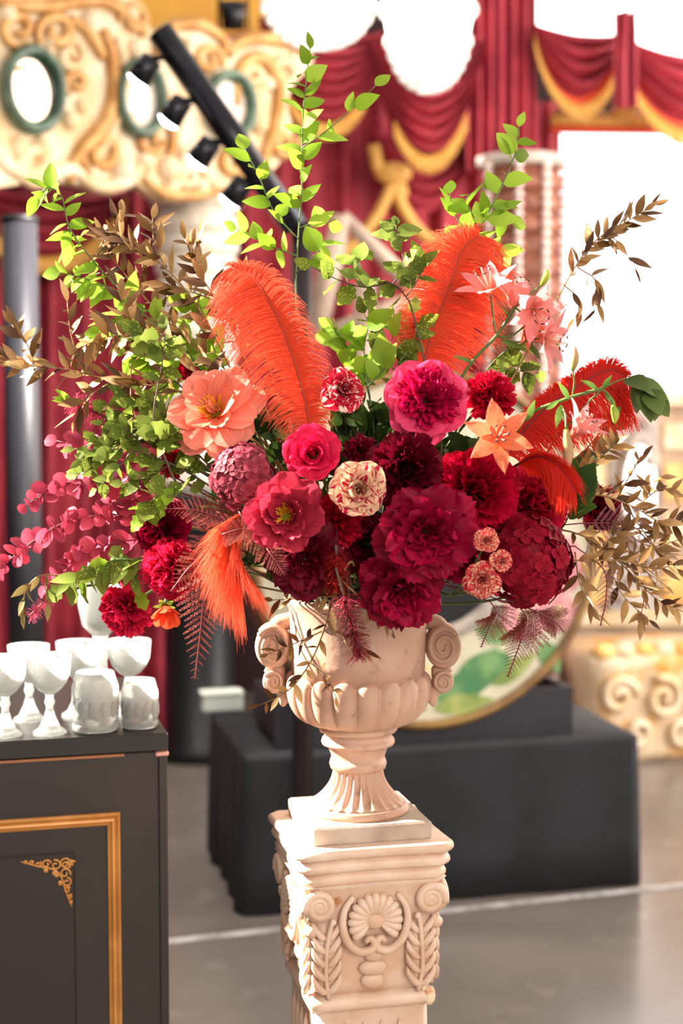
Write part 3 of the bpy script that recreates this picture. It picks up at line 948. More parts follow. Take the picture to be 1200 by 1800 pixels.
for (x, z) in ((-0.03, -0.026), (-0.026, -0.03), (-0.045, -0.02), (-0.02, -0.045)):
    part('filigree_leaf', ball((fx + x, -0.002, fz + z), 0.005, 8, 5, 1, 0.4, 1), M_goldpaint, bar)

# ------------------------------------------------------------------ glassware on the bar
def glassmat():
    m, nt, out = newmat('cut_glass')
    g = nd(nt, 'ShaderNodeBsdfPrincipled')
    g.inputs['Base Color'].default_value = (0.97, 0.99, 0.97, 1)
    g.inputs['Roughness'].default_value = 0.12
    g.inputs['IOR'].default_value = 1.3
    g.inputs['Transmission Weight'].default_value = 0.9
    g.inputs['Specular IOR Level'].default_value = 0.9
    tc = nd(nt, 'ShaderNodeTexCoord')
    vo = nd(nt, 'ShaderNodeTexVoronoi')
    vo.inputs['Scale'].default_value = 130
    nt.links.new(tc.outputs['Object'], vo.inputs['Vector'])
    bp = nd(nt, 'ShaderNodeBump')
    bp.inputs['Strength'].default_value = 0.5
    bp.inputs['Distance'].default_value = 0.002
    nt.links.new(vo.outputs['Distance'], bp.inputs['Height'])
    nt.links.new(bp.outputs[0], g.inputs['Normal'])
    tr = nd(nt, 'ShaderNodeBsdfTranslucent')
    tr.inputs[0].default_value = (0.93, 0.95, 0.93, 1)
    df = nd(nt, 'ShaderNodeBsdfDiffuse')
    df.inputs[0].default_value = (0.93, 0.95, 0.93, 1)
    m0 = nd(nt, 'ShaderNodeMixShader')
    m0.inputs[0].default_value = 0.25
    nt.links.new(tr.outputs[0], m0.inputs[1])
    nt.links.new(df.outputs[0], m0.inputs[2])
    ms = nd(nt, 'ShaderNodeMixShader')
    ms.inputs[0].default_value = 0.48  # white scatter mixed into the glass to stand in for blown-out sunlight
    nt.links.new(g.outputs[0], ms.inputs[1])
    nt.links.new(m0.outputs[0], ms.inputs[2])
    nt.links.new(ms.outputs[0], out.inputs[0])
    return m
M_glass = glassmat()
def barpt(px, py):
    d = W(px, py, 1.0) - CAM
    return CAM + d * ((BH - CAM.z) / d.z)
def flute(n, amp):
    return lambda i, z, a: 1 + amp * math.cos(n * a)
def coupe(label, px, py, s=1.0, group=None):
    t = thing('coupe_glass', label, 'glass', barpt(px, py) + Vector((0, 0, 0.0005)), 0, group)
    part('foot', lathe([(0.036 * s, 0.0), (0.036 * s, 0.003), (0.024 * s, 0.010), (0.013 * s, 0.028), (0.009 * s, 0.04)], 28, flute(14, 0.03)), M_glass, t)
    part('stem', lathe([(0.009 * s, 0.04), (0.008 * s, 0.048), (0.012 * s, 0.056), (0.009 * s, 0.063), (0.010 * s, 0.07)], 12), M_glass, t)
    part('bowl', lathe([(0.010 * s, 0.07), (0.024 * s, 0.078), (0.038 * s, 0.092), (0.045 * s, 0.108), (0.047 * s, 0.128), (0.048 * s, 0.140), (0.046 * s, 0.140), (0.045 * s, 0.127), (0.042 * s, 0.108), (0.033 * s, 0.095), (0.02 * s, 0.084), (0.004, 0.08)], 32, flute(16, 0.018)), M_glass, t)
def tumbler(label, px, py, r=0.042, h=0.088):
    t = thing('cut_tumbler', label, 'glass', barpt(px, py) + Vector((0, 0, 0.0005)))
    part('base', lathe([(r * 0.92, 0.0), (r, 0.004), (r, 0.012), (r * 0.97, 0.014)], 32), M_glass, t)
    part('wall', lathe([(r * 0.97, 0.014), (r * 1.0, 0.03), (r * 1.0, h * 0.75), (r * 0.9, h * 0.88), (r * 0.82, h), (r * 0.77, h), (r * 0.85, h * 0.86), (r * 0.92, h * 0.7), (r * 0.90, 0.03), (0.004, 0.02)], 48, lambda i, z, a: 1 + 0.022 * math.cos(16 * a + z * 200) * (1 if 0.02 < z < h * 0.8 else 0)), M_glass, t)
    for k in range(12):
        a = 2 * PI * k / 12
        part('cut_facet', xf(ball((0, 0, 0), 0.010, 6, 4, 0.3, 0.8, 1.6), Matrix.Rotation(a, 4, 'Z') @ Matrix.Translation((r * 0.985, 0, h * 0.4))), M_glass, t, False)
coupe('fluted coupe glass standing between two coupes at the bar edge', 10, 1293, 0.8)
coupe('fluted coupe glass beside the taller cut glass tumbler', 88, 1289, 0.8)
coupe('fluted coupe glass behind the first two coupes', 52, 1266, 0.8)
coupe('fluted coupe glass behind the taller cut glass tumbler', 138, 1258, 0.85)
coupe('fluted coupe glass under the hanging red peony', 228, 1254, 0.85)
coupe('fluted coupe glass at the outer end of the row of coupes', -68, 1297, 0.8)
tumbler('taller cut glass tumbler next to the coupe glasses', 168, 1283, 0.041, 0.105)
tumbler('shorter cut glass tumbler at the end of the bar', 246, 1277, 0.033, 0.086)
t = thing('tall_goblet', 'tall white goblet vase behind the tumblers, half hidden by the red peony', 'vase', barpt(178, 1232) + Vector((0, 0, 0.0005)))
part('foot', lathe([(0.055, 0), (0.055, 0.005), (0.03, 0.02), (0.014, 0.05)], 28), M_glass, t)
part('stem', lathe([(0.014, 0.05), (0.012, 0.08), (0.02, 0.10), (0.012, 0.115), (0.016, 0.13)], 16), M_glass, t)
part('bowl', lathe([(0.016, 0.13), (0.035, 0.15), (0.043, 0.19), (0.044, 0.24), (0.046, 0.27), (0.043, 0.27), (0.04, 0.19), (0.03, 0.155), (0.004, 0.145)], 28, flute(12, 0.02)), M_glass, t)

# ------------------------------------------------------------------ carved pedestal
UY = 2.42
UX = W(629, 1450, UY).x
PZ = W(629, 1452, UY).z         # top of the abacus
M_ped = mat('chipped_cream_paint', 'e2c8b2', rough=0.5, col2='cfaa90', nscale=9, bump=0.35, bscale=45, col3='a9682f', n3=11, lo3=0.70, hi3=0.76)
M_rust = mat('rusty_paint', 'c98a52', rough=0.7, col2='e5ccae', nscale=40, nlo=0.42, nhi=0.55)
PR = math.radians(13.5)
ped = thing('carved_pedestal', 'cream painted carved pedestal with volutes, shell and rust spots', 'pedestal', (UX, UY, 0), PR)
U = px2m(1.0, 2.36)             # one picture pixel at the pedestal, in metres
def sq(h, ch=0.12, cc=0.0, n=8):
    """square outline of half width h with cut corners and sides that bend in"""
    out = []
    for s in range(4):
        a = s * PI / 2
        for i in range(n + 1):
            u = lerp(-1 + ch, 1 - ch, i / n)
            x, y = h * u, -h * (1 - cc * math.cos(u * PI / 2))
            out.append((x * math.cos(a) - y * math.sin(a), x * math.sin(a) + y * math.cos(a)))
    return out
def sqloft(rows, ch=0.12, cc=0.0):
    return loft([[(x, y, z) for x, y in sq(h, ch, cc)] for h, z in rows])
hA = 0.1325
rows = [(hA * 0.84, PZ - 0.062), (hA * 0.90, PZ - 0.060), (hA * 0.92, PZ - 0.055), (hA * 0.92, PZ - 0.049), (hA * 0.90, PZ - 0.044), (hA * 0.865, PZ - 0.042), (hA * 0.865, PZ - 0.040), (hA * 0.945, PZ - 0.038), (hA * 0.965, PZ - 0.033), (hA * 0.96, PZ - 0.027), (hA * 0.94, PZ - 0.022), (hA * 0.89, PZ - 0.020), (hA * 0.89, PZ - 0.018), (hA * 0.98, PZ - 0.016), (hA, PZ - 0.011), (hA, PZ - 0.006), (hA * 0.985, PZ - 0.001), (hA * 0.96, PZ)]
part('abacus', sqloft(rows, 0.15, 0.05), M_ped, ped)
ZC = PZ - 0.252                 # collar
part('capital_body', sqloft([(0.090, ZC), (0.092, ZC + 0.03), (0.098, ZC + 0.09), (0.106, ZC + 0.15), (0.114, ZC + 0.185), (0.120, PZ - 0.06)], 0.10), M_ped, ped)
part('collar', sqloft([(0.092, ZC - 0.022), (0.099, ZC - 0.020), (0.105, ZC - 0.012), (0.105, ZC - 0.004), (0.099, ZC + 0.004), (0.090, ZC + 0.006)], 0.06), M_ped, ped)
part('shaft', sqloft([(0.105, 0.10), (0.0945, ZC - 0.02)], 0.10), M_ped, ped)
part('foot_block', sqloft([(0.14, 0.0), (0.14, 0.05), (0.13, 0.06), (0.115, 0.085), (0.105, 0.10)], 0.05), M_ped, ped)
flute_v = tube([(0, 0, 0.14), (0, 0, ZC - 0.045)], [0.006, 0.006], 6)
def facemat(s):
    return Matrix.Rotation(s * PI / 2, 4, 'Z')
fm = mkmesh('flute_ridge', *tube([(0, 0, 0.14), (0, 0, 0.16), (0, 0, ZC - 0.06), (0, 0, ZC - 0.04)], [0.001, 0.0055, 0.0055, 0.001], 6), M_ped)
shell_v = []
SZ = PZ - 0.118
def on(s, x, z, dx=0.0):
    """matrix at height z and offset x on the sloping side s of the capital"""
    zz = z - ZC
    h = lerp(0.090, 0.117, max(0, min(1, zz / 0.2)))
    return facemat(s) @ Matrix.Translation((x, -h - dx, z))
vol_l = tube([(x, 0, z) for x, _, z in spiral(0, 0, 0.024, 0.004, -0.3, 2.1, 40)], [lerp(0.0075, 0.0045, i / 40) for i in range(41)], 8)
vol_m = {1: mkmesh('volute', *join(vol_l, xf(lathe([(0.024, -0.006), (0.024, 0.004)], 24), RX)), M_ped), -1: mkmesh('volute', *join(xf(vol_l, Matrix.Scale(-1, 4, (1, 0, 0))), xf(lathe([(0.024, -0.006), (0.024, 0.004)], 24), RX)), M_ped)}
def rib_mesh():
    pts = [(0, 0, 0.006), (0, -0.006, 0.016), (0, -0.010, 0.030), (0, -0.008, 0.040), (0, -0.002, 0.044)]
    return mkmesh('shell_rib', *tube(pts, [0.002, 0.0038, 0.0062, 0.0072, 0.004], 7), M_ped)
ribm = rib_mesh()
ringm = [mkmesh('shell_scroll', *tube(bez([(sg * x, -0.003, z) for x, z in [(0.036, 0.038), (0.050, 0.018), (0.0535, -0.008), (0.045, -0.036), (0.026, -0.052), (0.006, -0.050), (0.002, -0.038), (0.010, -0.032), (0.016, -0.038)]], 32), [0.003 + 0.0045 * math.sin(PI * min(1, 0.1 + 0.8 * i / 32)) for i in range(33)], 8), M_ped) for sg in (1, -1)]
huskm = mkmesh('husk', *ball((0, 0, 0), 0.022, 14, 7, 1.0, 0.45, 0.62), M_ped)
def acan(sg):
    """corner leaf: a raised body, a curved rib and long curling fingers"""
    pieces = [ball((sg * 0.002, 0.001, -0.006), 0.024, 12, 8, 0.95, 0.22, 2.5),
              tube(bez([(0, -0.003, -0.07), (sg * 0.006, -0.007, -0.03), (sg * 0.004, -0.008, 0.02), (sg * -0.002, -0.014, 0.055), (sg * -0.008, -0.012, 0.060)], 12), [0.004] * 10 + [0.006, 0.006, 0.003], 7)]
    for k in range(5):
        z = -0.06 + 0.022 * k
        for q in (1, -1):
            pieces.append(tube(bez([(sg * 0.003, -0.003, z), (sg * 0.004 + q * 0.009, -0.006, z + 0.006), (sg * 0.004 + q * 0.020, -0.005, z + 0.020), (sg * 0.004 + q * 0.023, -0.003, z + 0.032)], 7), [0.003, 0.005, 0.0062, 0.0065, 0.006, 0.005, 0.0035, 0.0015], 6))
    return mkmesh('acanthus_leaf', *join(*pieces), M_ped)
acm = {1: acan(1), -1: acan(-1)}
bumpm = mkmesh('bead_knob', *ball((0, 0, 0), 0.010, 10, 6), M_ped)
for s in range(4):
    for sg in (1, -1):
        obj('volute', vol_m[sg], ped, on(s, sg * 0.092, PZ - 0.093, 0.004))
        obj('acanthus_leaf', acm[sg], ped, on(s, sg * 0.074, ZC + 0.075, 0.002))
        obj('bead_knob', bumpm, ped, on(s, sg * 0.103, PZ - 0.135, 0.0))
        obj('shell_scroll', ringm[0 if sg > 0 else 1], ped, on(s, 0, SZ, 0.003))
    for k in range(15):
        a = lerp(-2.2, 2.2, k / 14)
        obj('shell_rib', ribm, ped, on(s, 0, SZ - 0.004, -0.001) @ Matrix.Rotation(a, 4, 'Y'))
    obj('shell_boss', mkmesh('shell_boss', *ball((0, -0.004, -0.006), 0.014, 12, 6, 1.1, 0.5, 0.9), M_ped), ped, on(s, 0, SZ, 0.0))
    for z, sx in ((ZC + 0.072, 0.75), (ZC + 0.048, 1.1), (ZC + 0.026, 0.9)):
        obj('husk', huskm, ped, on(s, 0, z, 0.002) @ Matrix.Diagonal((sx, 1, 1, 1)))
    for k in range(4):
        obj('flute_ridge', fm, ped, facemat(s) @ Matrix.Translation((-0.045 + 0.03 * k, -0.0985, 0)))
for (s, x, z, r) in ((0, 0.095, ZC - 0.006, 0.014), (0, -0.098, ZC - 0.012, 0.006), (3, 0.07, ZC + 0.06, 0.014), (3, -0.02, ZC + 0.12, 0.010), (0, 0.085, ZC + 0.012, 0.008)):
    M = facemat(s) @ Matrix.Translation((x, -0.1015 if abs(z - ZC) < 0.02 else -0.098, z))
    part('rust_patch', xf(ball((0, 0, 0), r, 10, 6, 0.7, 0.35, 1.2), Matrix.Identity(4)), M_rust, ped, True, M)

# ------------------------------------------------------------------ urn
M_urn = mat('aged_urn_stone', 'cba58f', rough=0.62, col2='ae846c', nscale=8, nlo=0.35, nhi=0.7, bump=0.3, bscale=70, col3='8a6a54', n3=30, lo3=0.60, hi3=0.74)
urn = thing('garden_urn', 'stone garden urn with fluted bowl and scrolled handles on a square plinth', 'urn', (UX, UY, PZ), PR)
PLH = 0.029
hp = 0.0985
part('plinth', loft([[(x, y, z) for x, y in sq(h, 0.02)] for h, z in ((hp - 0.001, 0.0005), (hp, 0.003), (hp, PLH - 0.003), (hp - 0.003, PLH))]), mat('grey_stone_plinth', 'bfae9f', rough=0.7, col2='a59282', nscale=10, bump=0.5, bscale=60), urn, False)
z0 = PLH
def uz(py):
    return W(629, py, UY).z - PZ
Zf0 = PLH                # bottom of round foot
Zf1 = uz(1408)
Zn = uz(1349)
Zt1 = uz(1340)
Zt2 = uz(1303)
Zc = uz(1281)
Zl = uz(1186)            # top of the lobes
Zr = uz(1048)            # rim
r_ = lambda n: px2m(n, UY)
part('foot_ring', lathe([(r_(91), Zf0), (r_(91), Zf0 + 0.006), (r_(89), Zf0 + 0.009), (r_(89), Zf1 - 0.004), (r_(86), Zf1)], 64), M_urn, urn)
nf = 24
foot = []
for i in range(15):
    s = i / 14
    foot.append((r_(lerp(85, 45, 1 - (1 - s) ** 2.1)), lerp(Zf1, Zn, s)))
part('fluted_foot', lathe(foot, 192, lambda i, z, a: 1 - (0.13 * (0.5 + 0.5 * math.cos(nf * a)) ** 0.6 * (1 if 0 < i < 14 else 0) * (0.55 + 0.45 * math.sin(PI * i / 14)))), M_urn, urn)
part('neck', lathe([(r_(44), Zn - 0.002), (r_(49), Zn + 0.001), (r_(51), Zt1), (r_(49), Zt1 + 0.007), (r_(47), Zt1 + 0.008), (r_(48), Zt1 + 0.014), (r_(53), Zt2 - 0.008), (r_(58), Zt2 - 0.004), (r_(64), Zt2 - 0.003), (r_(65.5), Zt2 + 0.001), (r_(64), Zt2 + 0.006), (r_(60), Zt2 + 0.007), (r_(60), Zc - 0.004), (r_(68), Zc - 0.002), (r_(71), Zc + 0.003), (r_(71), Zc + 0.008), (r_(66), Zc + 0.012)], 64), M_urn, urn)
brow = []
for i in range(17):
    q = i / 16 * PI / 2
    pr = lerp(66, 131, math.sin(q) ** 0.85)
    brow.append((pr, lerp(Zc + 0.01, Zl - 0.016, 1 - math.cos(q)), pr * lerp(0.97, 0.885, min(1, i / 4)), 0.0))
for q in (0.25, 0.45, 0.62, 0.76, 0.88, 0.96, 1.0):
    brow.append((131, lerp(Zl - 0.016, Zl + 0.006, q), 117.0, q))
NL, SEG = 18, 288
rings = []
for pr, z, inner, q in brow:
    ring = []
    for k in range(SEG):
        a = 2 * PI * k / SEG
        x = ((a * NL / (2 * PI) + 0.3) % 1.0) * 2 - 1
        rr_ = r_(inner + (pr - inner) * math.sqrt(max(0.0, 1 - x * x * 0.98 - q * q)))
        ring.append((rr_ * math.cos(a), rr_ * math.sin(a), z))
    rings.append(ring)
part('lobed_bowl', loft(rings), M_urn, urn)
part('bowl_wall', lathe([(r_(118), Zl - 0.004), (r_(119), Zl + 0.03), (r_(120.5), Zl + 0.07), (r_(122), Zr - 0.02), (r_(128), Zr - 0.010), (r_(131), Zr - 0.003), (r_(128), Zr), (r_(118), Zr), (r_(113), Zr - 0.02), (r_(108), Zl), (0.02, Zl - 0.02)], 64), M_urn, urn)
def handle(sg):
    t = part('handle', tube([(0, -0.0225, 0), (0, 0.0225, 0)], 0.001, 4), M_urn, urn, True, Matrix.Rotation(-PR, 4, 'Z'))
    def disc(cx, cz, rx, rz, th, name):
        pr = [(0.2, -th), (0.85, -th), (1.0, -th * 0.7), (1.0, th * 0.7), (0.85, th), (0.2, th)]
        v, f = lathe(pr, 36)
        part(name, ([Vector((cx + x * rx, z, cz + y * rz)) for x, y, z in v], f), M_urn, t)
        for side in (-1, 1):
            pts = [(cx + sg * rx * q * math.cos(a), side * th, cz + rz * q * math.sin(a)) for q, a in [(lerp(0.90, 0.12, i / 44), lerp(0.6, 0.6 + 2 * PI * 2.0, i / 44)) for i in range(45)]]
            part('spiral_ridge', tube(pts, [lerp(0.0052, 0.003, i / 44) * (rx / 0.03 + 0.3) / 1.3 for i in range(45)], 7), M_urn, t)
    disc(sg * r_(150), uz(1134), r_(32), r_(40), 0.020, 'volute')
    disc(sg * r_(150), uz(1196), r_(19), r_(21), 0.017, 'small_volute')
    part('scroll_strap', tube(bez([(sg * r_(116), 0, uz(1090)), (sg * r_(140), 0, uz(1096)), (sg * r_(150), 0, uz(1110))], 8), 0.014, 10), M_urn, t)
    part('scroll_strap', tube(bez([(sg * r_(160), 0, uz(1168)), (sg * r_(142), 0, uz(1180)), (sg * r_(150), 0, uz(1190))], 8), 0.013, 10), M_urn, t)
    part('tail_leaf', tube(bez([(sg * r_(140), 0, uz(1205)), (sg * r_(132), 0, uz(1222)), (sg * r_(134), 0, uz(1242))], 8), [0.013, 0.0125, 0.012, 0.0115, 0.011, 0.010, 0.008, 0.006, 0.002], 8), M_urn, t)
handle(1)
handle(-1)
MOUTH = Vector((UX, UY, PZ + Zr))
foam = part('floral_foam', lathe([(r_(107), -0.05), (r_(110), -0.02), (r_(100), 0.02), (r_(70), 0.045), (r_(30), 0.058), (0.003, 0.06)], 32, lambda i, z, a: 1 + 0.04 * math.sin(a * 9 + i)), mat('wet_green_foam', '23301c', rough=0.9, bump=0.6, bscale=60), None)
foam.location = MOUTH
tag(foam, 'dark green mound of floral foam filling the mouth of the stone urn', 'floral foam')
# ------------------------------------------------------------------ flowers: tools
def domeY(px, py, depth=0.27):
    return UY - depth * math.sqrt(max(0.0, 1 - ((px - 629) / 540) ** 2 - ((py - 860) / 430) ** 2))
_pc = {}
def petal_mesh(L, Wd, th0, th1, ruf, m, r0=0.05, cup=0.6, shape='obovate', rag=0.0, seed=0, nu=8, nv=7, roll=0):
    """one petal: rises along z from the flower's heart, leaning out by th0 at its foot and th1 at its tip (degrees)"""
    key = (round(L, 4), round(Wd, 4), th0, th1, ruf, m.name, round(r0, 4), cup, shape, rag, seed, roll)
    if key in _pc:
        return _pc[key]
    rr = random.Random(hash(key[:5]) % 9999 + seed * 17)
    ph = [rr.uniform(0, 6.28) for _ in range(5)]
    v, uv = [], []
    r, z = r0, 0.0
    prev = 0
    for j in range(nv + 1):
        t = j / nv
        th = math.radians(lerp(th0, th1, t) + (roll * max(0, (t - 0.6) / 0.4) ** 1.5))
        if j:
            r += L / nv * math.sin(th)
            z += L / nv * math.cos(th)
        if shape == 'obovate':
            w = math.sqrt(max(0.03, 1 - ((t - 0.62) / 0.66) ** 2)) if t < 0.62 else math.sqrt(max(0.0, 1 - ((t - 0.62) / 0.425) ** 2.8))
        elif shape == 'point':
            w = max(0.04, math.sin(PI * (0.06 + 0.94 * t) ** 0.85)) ** 0.8 if t < 1 else 0.02
        else:
            w = max(0.15, math.sin(PI / 2 * min(1, t * 1.3)) ** 0.7)
        w *= Wd
        Rc = max(r * (1.55 if th1 > 55 else 1.0), cup * Wd, 1e-4)
        for i in range(nu + 1):
            s = 2 * i / nu - 1
            a = max(-1.5, min(1.5, s * w / Rc))
            x = r - Rc * (1 - math.cos(a))
            y = Rc * math.sin(a) + (s * w - Rc * a) * 0.0
            e = ruf * L * t * t
            wv = math.sin(5.2 * s + ph[0]) * 0.6 + math.sin(9.0 * s + ph[1]) * 0.4
            x += e * wv * math.cos(th)
            zz = z - e * wv * math.sin(th)
            cut = rag * L * (max(0, t - 0.7) / 0.3) * (0.5 + 0.5 * math.sin(11 * s + ph[2])) + 0.05 * L * s * s * t * t
            x -= cut * math.sin(th)
            zz -= cut * math.cos(th)
            v.append((x, y, zz))
            uv.append((i / nu, t))
    f = []
    for j in range(nv):
        for i in range(nu):
            q = j * (nu + 1) + i
            f.append((q, q + 1, q + nu + 2, q + nu + 1))
    me = mkmesh('petal', v, f, m, True, uv)
    _pc[key] = me
    return me
M_stem = mat('green_stem', '5c7030', rough=0.5, col2='47602a', nscale=20)
M_twig = mat('brown_twig', '5a4636', rough=0.6)
M_goldstem = mat('gold_painted_stem', '9a7448', rough=0.45, metal=0.4)
M_redstem = mat('red_painted_stem', '7a2a34', rough=0.5)
SLOTS = []
for _k in range(260):       # places in the foam where a stem can stand
    _r = 0.092 * math.sqrt((_k + 0.5) / 260)
    SLOTS.append(Vector((_r * math.cos(_k * 2.39996), _r * math.sin(_k * 2.39996), 0.055 - 5.2 * _r * _r)))
def mouth_pt(head):
    """the free place in the foam that lies nearest the way to the head"""
    d = Vector((head.x - MOUTH.x, head.y - MOUTH.y, 0)) * 0.28
    if d.length > 0.088:
        d = d.normalized() * 0.088
    k = min(range(len(SLOTS)), key=lambda i: (SLOTS[i].x - d.x) ** 2 + (SLOTS[i].y - d.y) ** 2)
    return MOUTH + SLOTS.pop(k) - Vector((0, 0, 0.012))
# which thing fills which 6 mm cell: leaves turn away from what is already there, stems bow back behind blooms
OCC, CELL = {}, 0.006
_samp = {}
def samples(me):
    if me.name not in _samp:
        _samp[me.name] = [v.co.copy() for v in me.vertices] + [p.center.copy() for p in me.polygons]
    return _samp[me.name]
def cell(p):
    return (int(p.x // CELL), int(p.y // CELL), int(p.z // CELL))
def occ_add(tid, me, Mw):
    for p in samples(me):
        OCC.setdefault(cell(Mw @ p), tid)
def occ_bloom(tid, me, Mw, heart):
    for p in samples(me):
        q = Mw @ p
        for u in (0.0, 0.3, 0.6):
            OCC.setdefault(cell(q.lerp(heart, u)), tid)
def occ_line(tid, pts):
    for a, b in zip(pts[:-1], pts[1:]):
        n = max(1, int((b - a).length / 0.004))
        for i in range(n + 1):
            p = a.lerp(b, i / n)
            for d in ((0, 0, 0), (0.0035, 0, 0), (-0.0035, 0, 0), (0, 0.0035, 0), (0, -0.0035, 0)):
                OCC.setdefault(cell(p + Vector(d)), tid)
def occ_pts(tid, pts):
    for p in pts:
        OCC.setdefault(cell(p), tid)
def clash(tid, me, Mw):
    n = 0
    for p in samples(me):
        o = OCC.get(cell(Mw @ p))
        if o is not None and o != tid:
            n += 1
    return n
def clear_path(cv, tid, keep=1):
    """bow a stem back behind the blooms that stand in its way"""
    sh = []
    for i, p in enumerate(cv):
        d = 0.0
        if keep <= i < len(cv) - keep and (p - MOUTH).length > 0.11:
            for k in range(26):
                q = p + Vector((0, 0.008 * k, 0))
                hit = False
                for dx, dy in ((0, 0), (1, 0), (-1, 0), (0, 1), (0, -1)):
                    o = OCC.get(cell(q + Vector((dx, dy, 0)) * CELL))
                    if o is not None and o != tid:
                        hit = True
                        break
                if not hit:
                    d = 0.008 * k
                    break
            else:
                d = 0.0
        sh.append(d)
    for _ in range(2):
        sh = [0.0 if i in (0, len(sh) - 1) else max(sh[i], 0.5 * sh[i] + 0.25 * (sh[i - 1] + sh[i + 1])) for i in range(len(sh))]
    return [p + Vector((0, d, 0)) for p, d in zip(cv, sh)]
DEFER = []
def build_stems():
    for t, B, cv, rad, m in DEFER:
        cv = clear_path(bez(cv, 24), t.name)
        part('stem', tube([p - B for p in cv], rad, 6), m, t)
        occ_line(t.name, cv)
    DEFER.clear()
BLOOM_Y = {(632, 860): 2.117, (606, 682): 2.195, (497, 903): 2.097, (716, 822): 2.157, (707, 1050): 2.165, (533, 988): 2.152, (588, 920): 2.197, (842, 862): 2.194,
           (945, 888): 2.254, (290, 1000): 2.264, (272, 925): 2.306, (800, 868): 2.261, (640, 958): 2.244}   # neighbours nest one behind the other
def stem_curve(B, H, face, n=10, lift=0.35):
    L = (H - B).length
    c1 = B + Vector((0, 0, 1)) * L * lift + (H - B) * 0.15
    c2 = H - face * L * 0.3
    out = []
    for i in range(n + 1):
        t = i / n
        out.append(B * (1 - t) ** 3 + c1 * 3 * t * (1 - t) ** 2 + c2 * 3 * t * t * (1 - t) + H * t ** 3)
    return out
def facemx(face, roll=0.0):
    return face.to_track_quat('Z', 'Y').to_matrix().to_4x4() @ Matrix.Rotation(roll, 4, 'Z')
def place_petals(parent, M, Rr, layers, core, rr, name='petal', tid=None, Mt=None):
    for (n, L, Wd, th0, th1, ruf, m, r0, opt) in layers:
        off = rr.uniform(0, 6.28)
        meshes = [petal_mesh(L * Rr, Wd * Rr, th0, th1, ruf, m, r0 * Rr, opt.get('cup', 0.7), opt.get('shape', 'obovate'), opt.get('rag', 0.0), s, roll=opt.get('roll', 0)) for s in range(3)]
        for k in range(n):
            a = off + 2 * PI * k / n + rr.uniform(-.16, .16)
            sc_ = rr.uniform(0.9, 1.08)
            T = Matrix.Rotation(a, 4, 'Z') @ Matrix.Rotation(math.radians(rr.uniform(-9, 9)), 4, 'Y') @ Matrix.Rotation(rr.uniform(-.12, .12), 4, 'X') @ Matrix.Scale(sc_, 4)
            Mp = M @ Matrix.Translation((0, 0, opt.get('z', 0) * Rr)) @ T
            obj(name, meshes[k % 3], parent, Mp)
            if tid:
                occ_bloom(tid, meshes[k % 3], Mt @ Mp, (Mt @ M).translation)
    for (n, L, Wd, tmin, tmax, ruf, m, opt) in core:
        meshes = [petal_mesh(L * Rr, Wd * Rr, -4, opt.get('bend', 22), ruf, m, 0.0, 0.8, opt.get('shape', 'fan'), opt.get('rag', 0.06), s) for s in range(4)]
        for k in range(n):
            u = (k + 0.5) / n
            th = math.acos(lerp(math.cos(math.radians(tmin)), math.cos(math.radians(tmax)), u)) + rr.uniform(-.06, .06)
            a = k * 2.39996 + rr.uniform(-.15, .15)
            tw = rr.uniform(-opt.get('twist', 0.6), opt.get('twist', 0.6))
            sc_ = rr.uniform(0.85, 1.1)
            T = Matrix.Rotation(a, 4, 'Z') @ Matrix.Rotation(th, 4, 'Y') @ Matrix.Translation((0, 0, opt.get('lift', 0.05) * Rr)) @ Matrix.Rotation(tw, 4, 'Z') @ Matrix.Scale(sc_, 4)
            Mp = M @ Matrix.Translation((0, 0, opt.get('z', 0) * Rr)) @ T
            obj(name, meshes[k % 4], parent, Mp)
            if tid:
                occ_bloom(tid, meshes[k % 4], Mt @ Mp, (Mt @ M).translation)
M_stamen = leafmat('yellow_stamen', 'd8921c', 'f2c23c', transl=0.2, vary=0.1)
M_calyx = leafmat('green_calyx', '6f8a2c', '97ad48', transl=0.2)
def stamens(parent, M, Rr, n=50, rad=0.22, h=0.3, m=None, rr=R):
    v, f, uv = [], [], []
    for k in range(n):
        a, q = rr.uniform(0, 6.28), rad * math.sqrt(rr.random())
        p0 = Vector((q * 0.5 * math.cos(a), q * 0.5 * math.sin(a), 0.05))
        p1 = Vector((q * 1.3 * math.cos(a), q * 1.3 * math.sin(a), h * rr.uniform(0.7, 1.1)))
        s = Vector((-math.sin(a), math.cos(a), 0)) * 0.012
        b = len(v)
        tipw = s * 1.8
        v += [(p0 - s) * Rr, (p0 + s) * Rr, (p1 + s) * Rr, (p1 - s) * Rr, (p1 + tipw + (p1 - p0) * 0.1) * Rr, (p1 - tipw + (p1 - p0) * 0.1) * Rr]
        uv += [(0, 0), (1, 0), (1, .7), (0, .7), (1, 1), (0, 1)]
        f += [(b, b + 1, b + 2, b + 3), (b + 3, b + 2, b + 4, b + 5)]
    part('stamen_cluster', (v, f, uv), m or M_stamen, parent, False, M, kind='stuff')
